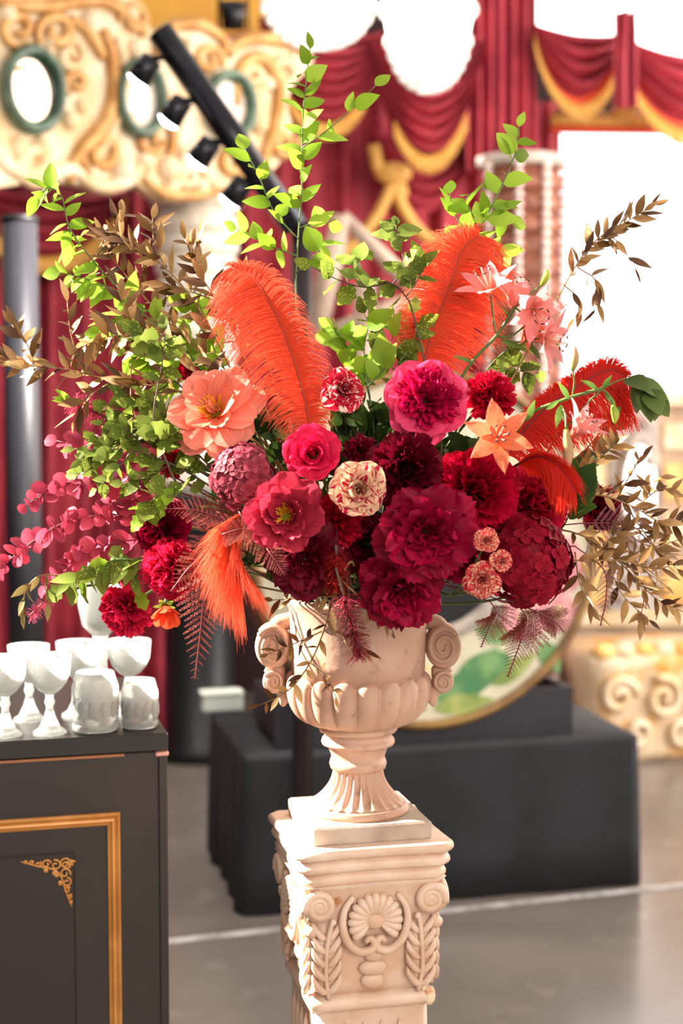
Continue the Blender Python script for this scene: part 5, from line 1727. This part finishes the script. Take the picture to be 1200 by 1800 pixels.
plume('wide orange ostrich plume standing behind the hot pink peony', [(735, 690), (752, 610), (772, 550), (795, 490), (812, 440), (840, 415)], (2.34, 2.38), 106, 116, M_plume, M_rach, 700, 0.42, 2, 70, fluff=0.18)
plume('red ostrich plume sweeping out behind the nodding lily stem', [(890, 800), (930, 745), (975, 705), (1025, 672), (1070, 650), (1100, 662)], (2.27, 2.30), 72, 88, M_plume_red, M_rachr, 700, 0.55, 3, 62)
plume('low orange-red ostrich plume curling over the bright crimson peony', [(912, 815), (940, 803), (968, 810), (992, 832), (1012, 864)], (2.20, 2.13), 44, 50, M_plume_red, M_rachr, 520, 0.6, 4, 50, fluff=0.4)
plume('short orange ostrich plume hanging beside the mauve fern', [(430, 900), (410, 925), (404, 955), (408, 985), (420, 1015)], (2.2, 2.16), 96, 92, M_plume, M_rach, 760, 0.3, 5, 30, (0.7, 0.9), fluff=0.4)

# ------------------------------------------------------------------ foliage materials
G_gold = [leafmat('gold_leaf_a', '9c7442', 'bb9060', transl=0.12, rough=0.38, metal=0.45, vary=0.3, spec=.5), leafmat('gold_leaf_b', 'b88c54', 'd6b07c', transl=0.12, rough=0.34, metal=0.45, vary=0.25, spec=.5), leafmat('gold_leaf_c', '86643f', 'a27c56', transl=0.1, rough=0.42, metal=0.4, vary=0.25)]
G_gold += [leafmat('bronze_leaf_a', '6e4c2a', '8c6438', transl=0.06, rough=0.3, metal=0.7, vary=0.3, spec=.5), leafmat('bronze_leaf_b', '8a6236', 'aa8250', transl=0.06, rough=0.28, metal=0.7, vary=0.25, spec=.5), leafmat('bronze_leaf_c', '5a4030', '765640', transl=0.06, rough=0.34, metal=0.6, vary=0.25)]
G_green = [leafmat('vine_leaf_a', '5c7c1c', '849e30', transl=0.45, vary=0.25, tcol='9cc038'), leafmat('vine_leaf_b', '7ca02e', 'a2be4a', transl=0.45, vary=0.2, tcol='b0cc48')]
G_lime = [leafmat('lime_leaf_a', '8ea834', 'aec450', transl=0.5, vary=0.15), leafmat('lime_leaf_b', '84a82e', 'a8c848', transl=0.5, vary=0.2)]
G_mid = [leafmat('oak_leaf_a', '445618', '70802e', transl=0.3, vary=0.35, spots='a4a04c'), leafmat('oak_leaf_b', '62742a', '8e9a48', transl=0.3, vary=0.25)]
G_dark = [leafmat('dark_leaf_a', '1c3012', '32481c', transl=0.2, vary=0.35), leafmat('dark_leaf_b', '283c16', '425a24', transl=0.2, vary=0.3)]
G_euc = [leafmat('grey_eucalyptus', '46582c', '6a7c42', transl=0.25, vary=0.2)]
G_red = [leafmat('red_eucalyptus_a', 'a83048', 'd0566a', transl=0.35, vary=0.2), leafmat('red_eucalyptus_b', '8c2c44', 'b84c62', transl=0.3, vary=0.2)]
G_wilt = [leafmat('wilted_leaf', '7a6a38', 'a08a58', transl=0.25, vary=0.25)]
G_plum = [leafmat('plum_leaf', '6a2c48', '9a5078', transl=0.3, vary=0.25)]

gr = 'gold painted ruscus'
S = sprig
S('gold_ruscus', 'gold painted ruscus branch reaching furthest out past the black post', 'foliage', [([(440, 770), (320, 690), (210, 672), (120, 650), (40, 640), (-20, 620)], 35), ([(150, 660), (125, 590), (118, 530)], 8), ([(60, 640), (45, 600), (20, 570)], 8), ([(190, 675), (150, 700), (130, 740)], 7)], 'lance', G_gold, 51, M_goldstem, gr, 45, 0.2, 1, (2.3, 2.33))
S('gold_ruscus', 'gold painted ruscus branch between the coral peony and the red curtain', 'foliage', [([(430, 740), (330, 640), (260, 600), (200, 590), (140, 610)], 30), ([(240, 600), (220, 545), (205, 500)], 8), ([(230, 640), (230, 700), (240, 740)], 8)], 'lance', G_gold, 56, M_goldstem, gr, 55, 0.15, 2, (2.32, 2.3))
S('gold_ruscus', 'gold painted ruscus branch rising to the lime hanging pods', 'foliage', [([(430, 700), (360, 560), (290, 470), (220, 430), (165, 400)], 32), ([(290, 470), (270, 420), (268, 385)], 9), ([(230, 440), (205, 400), (212, 370)], 8)], 'lance', G_gold, 47, M_goldstem, gr, 50, 0.2, 3, (2.34, 2.38))
S('gold_ruscus', 'gold painted ruscus branch in front of the pale wicker column', 'foliage', [([(450, 680), (400, 560), (350, 480), (325, 420)], 22), ([(380, 530), (330, 510), (290, 500)], 9), ([(345, 480), (345, 440), (352, 410)], 5)], 'lance', G_gold, 47, M_goldstem, gr, 55, 0.15, 4, (2.33, 2.36))
S('gold_ruscus', 'gold painted ruscus tip poking above the tall orange plume', 'foliage', [([(470, 640), (440, 540), (430, 480)], 9)], 'lance', G_gold, 47, M_goldstem, gr, 40, 0.5, 5, (2.36, 2.36))
S('gold_ruscus', 'gold painted ruscus branch standing clear against the bright window', 'foliage', [([(880, 700), (960, 560), (1010, 470), (1050, 420), (1100, 390), (1150, 360)], 32), ([(1050, 425), (1080, 420), (1115, 470)], 8), ([(1015, 470), (1050, 500), (1040, 570)], 8), ([(990, 500), (1020, 530), (1010, 560)], 5)], 'lance', G_gold, 44, M_goldstem, gr, 45, 0.35, 6, (2.32, 2.36))
S('gold_ruscus', 'gold painted ruscus branch drooping lowest past the burgundy cockscomb', 'foliage', [([(930, 930), (1020, 940), (1090, 990), (1150, 1050), (1200, 1075)], 30), ([(1060, 965), (1090, 1040), (1140, 1090)], 12), ([(1010, 970), (1020, 1030), (1050, 1080)], 9)], 'lance', G_gold, 40, M_goldstem, gr, 50, 0.2, 7, (2.28, 2.26))
S('gold_ruscus', 'gold painted ruscus branch with pale husks above the painted drum roses', 'foliage', [([(940, 900), (1040, 870), (1110, 890), (1170, 920), (1230, 900)], 32), ([(1100, 890), (1150, 960), (1190, 1000)], 12), ([(1120, 890), (1160, 860), (1200, 870)], 8), ([(1080, 885), (1110, 830), (1130, 800)], 7)], 'lance', G_gold, 44, M_goldstem, gr, 55, 0.2, 8, (2.28, 2.25))
S('gold_ruscus', 'gold painted ruscus branch between the hydrangea and the drooping branch', 'foliage', [([(930, 960), (1010, 985), (1090, 985), (1160, 1000), (1220, 985)], 27), ([(1100, 985), (1130, 1040), (1125, 1090)], 8), ([(1040, 985), (1080, 940), (1120, 930)], 9)], 'lance', G_gold, 42, M_goldstem, gr, 55, 0.25, 9, (2.25, 2.24))
S('gold_ruscus', 'short gold painted ruscus by the low curling plume', 'foliage', [([(960, 860), (1020, 830), (1060, 800), (1080, 780)], 14)], 'lance', G_gold, 46, M_goldstem, gr, 55, 0.3, 10, (2.24, 2.2))
S('gold_ruscus', 'gold painted ruscus trailing down the front of the urn', 'foliage', [([(600, 1015), (585, 1050), (572, 1100), (545, 1165), (505, 1215), (455, 1240)], 22), ([(590, 1048), (540, 1050), (480, 1055)], 11), ([(565, 1110), (520, 1130), (470, 1150)], 9), ([(545, 1165), (575, 1190), (590, 1225)], 7)], 'lance', G_gold, 36, M_goldstem, gr, 60, 0.15, 11, (2.18, 2.25))
S('gold_ruscus', 'gold painted ruscus tip over the hanging bottlebrush', 'foliage', [([(600, 1020), (640, 1060), (665, 1085), (690, 1110)], 11), ([(590, 1110), (620, 1125), (645, 1150)], 7)], 'lance', G_gold, 38, M_goldstem, gr, 55, 0.2, 12, (2.17, 2.19))

S('green_vine', 'tallest green vine reaching up in front of the crimson swag', 'vine', [([(535, 700), (520, 520), (524, 420), (530, 330), (531, 240), (536, 160), (545, 85)], 22), ([(531, 260), (580, 225), (620, 190), (660, 150)], 5), ([(524, 420), (480, 370), (455, 310), (430, 262)], 9), ([(526, 400), (560, 390), (578, 395)], 3), ([(522, 450), (470, 430), (415, 400)], 9), ([(520, 480), (560, 440), (560, 420)], 6)], ['ovate', 'ovate', 'broad'], G_green, 48, M_stem, None, 60, 0.42, 21, (2.38, 2.42))
S('green_vine', 'green vine rising behind the wide orange plume to a pale tip', 'vine', [([(780, 700), (815, 480), (840, 410), (880, 330), (905, 270), (912, 222)], 11), ([(835, 420), (800, 380), (790, 340)], 6), ([(820, 440), (860, 380), (900, 390)], 6), ([(845, 400), (820, 350), (850, 330)], 4), ([(820, 470), (870, 440), (885, 450)], 4)], ['ovate', 'broad'], G_green, 50, M_stem, None, 58, 0.45, 22, (2.38, 2.42))
S('lime_vine', 'lime green vine with hanging pods at its tip', 'vine', [([(400, 740), (310, 610), (230, 530), (165, 460), (122, 400), (108, 345), (85, 330), (65, 345)], 23), ([(120, 400), (125, 420), (115, 440)], 4), ([(200, 500), (180, 480), (150, 490)], 6)], ['ovate', 'lance'], G_lime, 46, M_stem, None, 60, 0.4, 23, (2.36, 2.4), droop=0.4)
S('lime_vine', 'lime green vine crossing behind the gold ruscus', 'vine', [([(420, 760), (330, 620), (250, 540), (180, 500), (105, 478)], 26), ([(250, 545), (200, 560), (170, 590)], 8), ([(330, 620), (280, 620), (240, 600)], 9)], ['ovate', 'broad'], G_lime, 48, M_stem, None, 60, 0.2, 24, (2.36, 2.38), droop=0.3)
S('lime_vine', 'lime green leaves low behind the coral peony', 'vine', [([(450, 760), (390, 640), (350, 570), (330, 530)], 18), ([(400, 660), (350, 640), (310, 640)], 9)], ['ovate', 'broad'], G_lime, 46, M_stem, None, 60, 0.2, 25, (2.38, 2.4))
S('twiggy_branch', 'twiggy branch with spotted oak-like leaves between the two tall plumes', 'branch', [([(770, 740), (728, 560), (712, 520), (685, 498), (640, 505), (590, 490), (545, 468)], 12), ([(690, 498), (710, 470), (700, 420), (695, 395)], 10), ([(715, 520), (740, 480), (735, 450)], 6), ([(640, 505), (620, 470), (640, 455)], 5)], ['lobed', 'broad'], G_mid, 42, M_twig, None, 65, 0.4, 26, (2.3, 2.34))
S('green_branch', 'broad light green leaves beside the red and white rose', 'branch', [([(660, 780), (645, 680), (610, 610), (585, 580)], 10), ([(645, 680), (680, 640), (690, 590)], 8), ([(650, 700), (640, 620), (650, 560)], 8)], 'broad', G_green, 50, M_stem, None, 60, 0.3, 27, (2.3, 2.33))
S('green_branch', 'mid green branch standing between the rose and the hot pink peony', 'branch', [([(690, 780), (700, 660), (705, 600), (690, 540)], 14), ([(700, 660), (660, 600), (640, 550)], 9), ([(700, 640), (730, 590), (725, 550)], 6)], ['broad', 'lobed'], G_mid, 46, M_stem, None, 60, 0.2, 28, (2.3, 2.34))
S('green_branch', 'loose green leaves around the foot of the pink lily stem', 'branch', [([(800, 760), (850, 660), (900, 610), (960, 600)], 10), ([(850, 660), (900, 650), (940, 660)], 6)], ['broad', 'lobed'], G_mid, 42, M_stem, None, 60, 0.2, 29, (2.33, 2.36))
S('eucalyptus_branch', 'grey-green eucalyptus with big drooping leaves beyond the red plume', 'foliage', [([(960, 800), (1040, 700), (1100, 665), (1135, 680), (1155, 700)], 9)], 'broad', G_euc, 62, M_stem, None, 55, 0.5, 30, (2.26, 2.24), droop=0.7)
S('eucalyptus_branch', 'grey-green eucalyptus leaves under the nodding lily bud', 'foliage', [([(960, 840), (1020, 800), (1060, 760), (1080, 720)], 9)], 'broad', G_euc, 50, M_stem, None, 60, 0.2, 31, (2.28, 2.26), droop=0.5)
S('green_branch', 'single upright leafy shoot beside the low curling plume', 'branch', [([(985, 960), (1000, 900), (1010, 850)], 4)], 'broad', G_dark, 62, M_stem, None, 30, 0.4, 32, (2.2, 2.17))
S('oak_branch', 'spotted oak-like branch stretching out below the gold ruscus', 'branch', [([(420, 870), (300, 800), (220, 770), (130, 790)], 16), ([(300, 800), (250, 740), (190, 720)], 9), ([(230, 775), (170, 820), (140, 830)], 7), ([(280, 790), (250, 720), (215, 690)], 6)], ['lobed', 'ovate'], G_mid, 46, M_twig, None, 60, 0.25, 33, (2.28, 2.3))
S('oak_branch', 'spotted oak-like branch just under the coral peony', 'branch', [([(430, 880), (350, 810), (300, 770), (265, 750)], 14), ([(350, 810), (330, 770), (310, 760)], 5)], ['lobed', 'broad'], G_mid, 40, M_twig, None, 60, 0.25, 34, (2.23, 2.24))
S('oak_branch', 'yellow-green oak-like branch beside the deep magenta peony', 'branch', [([(420, 900), (330, 850), (280, 870), (250, 905)], 12)], ['lobed', 'lobed'], G_mid + G_lime[1:], 46, M_twig, None, 60, 0.3, 35, (2.24, 2.24))
S('oak_branch', 'thin dark twig with hanging green leaf clusters behind the coral peony', 'branch', [([(300, 830), (270, 740), (285, 640), (290, 580)], 9), ([(290, 590), (260, 585), (225, 595)], 6)], 'lobed', G_mid, 46, M_twig, None, 65, 0.5, 36, (2.24, 2.26), droop=0.5)
S('clematis_branch', 'green leafy shoot wilting at its tip above the nodding peony', 'branch', [([(330, 990), (250, 985), (200, 985), (150, 1010), (110, 1030)], 14), ([(250, 985), (235, 1000), (240, 1040)], 4)], ['ovate', 'lobed'], G_mid + G_green[:1], 50, M_stem, None, 60, 0.25, 37, (2.29, 2.3), droop=0.6)
S('clematis_branch', 'wilted brown shoot hooking down over the black post', 'branch', [([(200, 990), (120, 1010), (70, 1012), (45, 1040), (40, 1080)], 8, (2.32, 2.32)), ([(80, 1010), (90, 1030), (85, 1060)], 4)], 'lance', G_wilt, 40, M_goldstem, None, 60, 0.4, 38, (2.32, 2.32), droop=1.0)
S('plum_branch', 'plum tinted leaves in the shade above the red eucalyptus', 'foliage', [([(360, 880), (270, 850), (220, 830), (180, 800)], 16)], 'lance', G_plum, 40, M_redstem, None, 65, 0.2, 39, (2.3, 2.3), droop=0.3)

eg = 'red dyed eucalyptus'
for lab, pths, sd in (('red dyed eucalyptus stem with the highest row of round leaves', [([(380, 900), (270, 862), (190, 850), (110, 850), (45, 888)], 34)], 41),
                      ('red dyed eucalyptus stem with pale pink round leaves reaching past the post', [([(380, 930), (280, 910), (190, 905), (110, 920), (40, 965), (-10, 1010)], 42)], 42),
                      ('red dyed eucalyptus stem hanging lowest above the bar glasses', [([(380, 960), (280, 950), (200, 955), (130, 985), (80, 1030)], 30)], 43),
                      ('red dyed eucalyptus stem behind the oak-like leaves and the bottlebrush', [([(380, 880), (260, 815), (170, 790), (100, 775)], 16)], 44),
                      ('short red dyed eucalyptus behind the deep magenta peony', [([(400, 940), (310, 900), (240, 880), (180, 890)], 20)], 45),
                      ('faded pink eucalyptus tucked between clematis leaves and nodding peony', [([(360, 1000), (290, 1000), (230, 1005), (190, 1020)], 18)], 46)):
    S('red_eucalyptus', lab, 'foliage', pths, 'round', G_red, 29, M_redstem, eg, 75, 0.25, sd, (2.33, 2.34), pairs=True, droop=0.15)

S('gold_ruscus', 'gold painted ruscus branch deep behind the lime vine leaves', 'foliage', [([(440, 720), (350, 620), (270, 540), (210, 470), (180, 430)], 28), ([(300, 570), (240, 570), (180, 560)], 9), ([(250, 520), (250, 460), (240, 420)], 8)], 'lance', G_gold, 46, M_goldstem, gr, 55, 0.15, 61, (2.38, 2.42))
S('gold_ruscus', 'gold painted ruscus branch tucked behind the coral peony', 'foliage', [([(450, 740), (380, 650), (330, 600), (300, 560)], 18), ([(360, 640), (300, 650), (250, 670)], 9), ([(340, 610), (360, 560), (380, 520)], 7)], 'lance', G_gold, 48, M_goldstem, gr, 55, 0.1, 62, (2.34, 2.36))
S('gold_ruscus', 'gold painted ruscus branch under the grey-green eucalyptus', 'foliage', [([(930, 880), (1020, 900), (1090, 930), (1140, 960), (1190, 950)], 22), ([(1050, 910), (1110, 860), (1160, 840)], 8), ([(1090, 930), (1120, 990), (1170, 1030)], 8)], 'lance', G_gold, 38, M_goldstem, gr, 55, 0.2, 63, (2.34, 2.34))
S('oak_branch', 'small-leaved green branch in front of the plum tinted leaves', 'branch', [([(420, 890), (330, 830), (260, 800), (190, 790), (140, 810)], 26), ([(300, 815), (260, 840), (215, 850)], 9), ([(260, 800), (220, 750), (180, 745)], 9), ([(230, 795), (200, 830), (170, 860)], 7)], ['lobed', 'ovate', 'broad'], G_mid, 34, M_twig, None, 62, 0.15, 64, (2.25, 2.27))
S('oak_branch', 'small-leaved green branch dangling between coral peony and bottlebrush', 'branch', [([(400, 850), (330, 780), (290, 730), (250, 690)], 20), ([(300, 740), (250, 750), (210, 765)], 9), ([(330, 780), (290, 790), (260, 830)], 8)], ['ovate', 'lobed'], G_mid, 32, M_twig, None, 62, 0.15, 65, (2.26, 2.28), droop=0.3)
S('lime_vine', 'lime green leaves glowing beneath the gold ruscus by the curtain', 'vine', [([(430, 780), (330, 690), (270, 640), (220, 620)], 18), ([(300, 670), (260, 690), (230, 720)], 6)], ['ovate', 'broad'], G_lime, 42, M_stem, None, 60, 0.2, 66, (2.36, 2.36), droop=0.3)
# ------------------------------------------------------------------ ferns
def fern(label, pts, Ys, wpx, m, seed=0, n=24, group=None, flat=None):
    rr = random.Random(seed)
    k = len(pts) - 1
    ps = [W(x, y, lerp(Ys[0], Ys[1], i / k)) for i, (x, y) in enumerate(pts)]
    B = mouth_pt(ps[0])
    t = thing('asparagus_fern', label, 'fern', B, 0, group)
    cv = clear_path(bez(ps, 24), t.name)
    foot = clear_path(bez([B, (B + ps[0]) / 2 + Vector((0, 0.01, 0.02)), ps[0]], 8)[:-1] + [cv[0]], t.name)
    part('stem', tube([p - B for p in foot[:-1] + cv], 0.0011, 5), M_redstem, t)
    Lm = px2m(wpx, Ys[0])
    me = _fernmesh(m)
    N0 = (flat or Vector((0.1, -1, 0.25))).normalized()
    for q in range(n):
        s = 0.1 + 0.9 * (q + 0.5) / n
        g = min(int(s * 24), 23)
        P = cv[g].lerp(cv[g + 1], s * 24 - g)
        T = (cv[g + 1] - cv[g]).normalized()
        for side in (-1, 1):
            Sd = T.cross(N0).normalized() * side
            L = Lm * (math.sin(PI * min(1, 0.25 + s * 0.5)) ** 0.7) * (1 - max(0, s - 0.4) / 0.6 * 0.85) * rr.uniform(.85, 1.1)
            d = Sd * 0.8 + T * 0.65 + N0 * rr.uniform(-.12, .25)
            best = None
            for tr in range(8):
                d = Sd * 0.8 + T * 0.65 + N0 * (rr.uniform(-.12, .25) + 0.14 * tr * (1 if tr % 2 else -0.4))
                Mp = leaf_mx(P - B, d, N0 + Vector((rr.uniform(-.3, .3), 0, rr.uniform(-.3, .3))), L * (1 if tr < 5 else 0.8))
                cl = clash(t.name, me, Matrix.Translation(B) @ Mp)
                if best is None or cl < best[0]:
                    best = (cl, Mp)
                if cl == 0:
                    break
            obj('pinna', me, t, best[1])
            occ_add(t.name, me, Matrix.Translation(B) @ best[1])
    return t
_fm = {}
def _fernmesh(m):
    if m.name in _fm:
        return _fm[m.name]
    rr = random.Random(3)
    v, f, uv = [], [], []
    v += [(0, -0.008, 0), (0, 0.008, 0), (1, 0, 0)]
    uv += [(0, 0), (1, 0), (0.5, 1)]
    f.append((0, 1, 2))
    for k in range(20):
        s = 0.05 + 0.93 * k / 20
        for q in (-1, 1):
            l = 0.105 * (1 - s) ** 0.5 * rr.uniform(.7, 1.3) + 0.02
            a = rr.uniform(0.7, 1.1)
            z = rr.uniform(-.4, .4)
            b = len(v)
            v += [(s - 0.012, 0, 0), (s + 0.012, 0, 0), (s + l * math.cos(a), q * l * math.sin(a), l * z), (s + 0.7 * l * math.cos(a) + 0.02, q * 0.6 * l * math.sin(a), l * z * 0.6)]
            uv += [(0, s), (1, s), (0.5, s), (.5, s)]
            f.append((b, b + 1, b + 3, b + 2))
    _fm[m.name] = mkmesh('pinna', v, f, m, False, uv)
    return _fm[m.name]
M_fern = leafmat('mauve_fern', '8c443e', 'a85e54', transl=0.25, vary=0.2)
M_fern2 = leafmat('rust_fern', '64241e', '86382c', transl=0.25, vary=0.2)
fern('mauve asparagus fern hanging lowest to a pointed tip', [(430, 920), (378, 960), (360, 1040), (352, 1110), (342, 1195)], (2.22, 2.22), 66, M_fern, 1, 22)
fern('mauve asparagus fern frond over the bright crimson peony', [(440, 930), (380, 960), (335, 995), (300, 1040)], (2.2, 2.2), 46, M_fern, 2, 18)
fern('mauve asparagus fern frond under the mauve hydrangea', [(440, 936), (390, 912), (340, 896), (290, 894)], (2.21, 2.22), 44, M_fern, 3, 17)
fern('mauve asparagus fern frond laid over the short orange plume', [(480, 940), (430, 930), (390, 940), (350, 960)], (2.15, 2.16), 40, M_fern, 4, 22)
fern('mauve asparagus fern frond pointing at the speckled burgundy peony', [(420, 900), (450, 940), (480, 980), (500, 1010)], (2.12, 2.08), 44, M_fern, 5, 18)
fern('rust asparagus fern hanging to a point in front of the painted drum', [(912, 1066), (926, 1090), (914, 1130), (892, 1190)], (2.22, 2.22), 56, M_fern2, 6, 24)
fern('rust asparagus fern below the striped spray roses', [(862, 1058), (872, 1078), (860, 1102), (845, 1138)], (2.21, 2.21), 44, M_fern2, 7, 20)
fern('rust asparagus fern spreading under the hydrangea', [(940, 1074), (960, 1084), (976, 1094), (992, 1112)], (2.2, 2.2), 40, M_fern2, 8, 18)
M_smoke = leafmat('smoky_purple_plume', '7a5058', '96707a', transl=0.25, vary=0.2)
fern('smoky purple fern tangled in the gold leaves', [(1020, 920), (1080, 920), (1120, 930), (1150, 960)], (2.26, 2.26), 46, M_smoke, 9, 16)
fern('smoky purple fern drooping under the gold ruscus', [(1010, 960), (1060, 1000), (1065, 1050), (1055, 1100)], (2.24, 2.24), 34, M_smoke, 10, 16)

# ------------------------------------------------------------------ bottlebrushes
def brush(label, pts, Ys, rpx, m, seed=0, n=900, leaves=True, start=0.35):
    rr = random.Random(seed)
    k = len(pts) - 1
    ps = [W(x, y, lerp(Ys[0], Ys[1], i / k)) for i, (x, y) in enumerate(pts)]
    B = mouth_pt(ps[0])
    t = thing('bottlebrush', label, 'bottlebrush', B)
    cv = bez(ps, 16)
    foot = clear_path(bez([B, (B + ps[0]) / 2 + Vector((0, 0.01, 0.02)), ps[0]], 8), t.name)
    part('stem', tube([p - B for p in foot[:-1] + cv], 0.002, 6), M_twig, t)
    v, f, uv = [], [], []
    Rb = px2m(rpx, Ys[0])
    for q in range(n):
        s = lerp(start, 0.97, rr.random())
        g = min(int(s * 16), 15)
        P = cv[g].lerp(cv[g + 1], s * 16 - g)
        T = (cv[g + 1] - cv[g]).normalized()
        a = rr.uniform(0, 6.28)
        u = T.orthogonal().normalized()
        d = (Quaternion(T, a) @ u) + T * rr.uniform(-.1, .5)
        d.normalize()
        L = Rb * rr.uniform(.75, 1.1)
        e = T.cross(d).normalized() * 0.00042
        b = len(v)
        p2 = P + d * L * 0.6 + Vector((0, 0, -0.05)) * L
        p3 = P + d * L + Vector((0, 0, -0.14)) * L
        v += [P - e - B, P + e - B, p2 + e * .8 - B, p2 - e * .8 - B, p3 + e * 1.3 - B, p3 - e * 1.3 - B]
        uv += [(0, 0), (1, 0), (1, .6), (0, .6), (1, 1), (0, 1)]
        f += [(b, b + 1, b + 2, b + 3), (b + 3, b + 2, b + 4, b + 5)]
    part('stamen_brush', (v, f, uv), m, t, False, None, 'stuff')
    if leaves:
        for q in range(5):
            d = (cv[-1] - cv[-3]).normalized() + Vector((rr.uniform(-.5, .5), rr.uniform(-.4, .2), rr.uniform(-.4, .6)))
            obj('leaf', leafmesh('lance', G_lime[1], 0.1, .18), t, leaf_mx(cv[-1] - B, d, Vector((0, -1, .4)), px2m(34, Ys[0])))
M_brushp = leafmat('pink_brush', 'c03a5c', 'e06a8a', transl=0.3, vary=0)
M_brushr = leafmat('wine_brush', '7a1c2c', 'a03a48', transl=0.3, vary=0)
brush('pink bottlebrush pointing at the black post, green shoot at its end', [(300, 780), (235, 755), (180, 730), (125, 705)], (2.34, 2.34), 24, M_brushp, 1, 900)
brush('wine red bottlebrush hanging in front of the urn bowl', [(590, 1000), (605, 1050), (618, 1100), (632, 1158)], (2.125, 2.135), 30, M_brushr, 2, 1100, False, 0.3)
brush('small red bottlebrush between the speckled burgundy peony and the urn', [(590, 960), (592, 1000), (592, 1040)], (2.14, 2.15), 26, leafmat('red_brush', '8a1418', 'b02a28', transl=.3, vary=0), 3, 600, False, 0.1)
brush('red bottlebrush at the tip of the wilted shoot', [(150, 1030), (90, 1050), (50, 1085)], (2.33, 2.33), 16, M_brushp, 4, 300, False, 0.5)

# ------------------------------------------------------------------ dark filler greens in the heart of the arrangement
rf = random.Random(11)
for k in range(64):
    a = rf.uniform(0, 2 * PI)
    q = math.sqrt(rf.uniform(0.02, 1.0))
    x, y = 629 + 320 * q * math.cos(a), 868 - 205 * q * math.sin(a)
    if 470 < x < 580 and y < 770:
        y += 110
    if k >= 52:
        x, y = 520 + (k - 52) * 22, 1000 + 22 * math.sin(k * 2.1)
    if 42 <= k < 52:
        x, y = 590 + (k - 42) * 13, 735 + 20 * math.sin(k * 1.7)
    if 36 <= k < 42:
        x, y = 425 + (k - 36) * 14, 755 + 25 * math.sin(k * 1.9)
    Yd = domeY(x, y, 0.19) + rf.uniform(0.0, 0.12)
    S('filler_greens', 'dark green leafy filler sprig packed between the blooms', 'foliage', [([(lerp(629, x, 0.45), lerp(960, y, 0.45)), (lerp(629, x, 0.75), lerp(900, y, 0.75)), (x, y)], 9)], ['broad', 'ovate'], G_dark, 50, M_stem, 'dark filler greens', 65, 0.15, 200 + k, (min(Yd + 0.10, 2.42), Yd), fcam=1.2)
for grow in LEAFJOBS:
    grow()
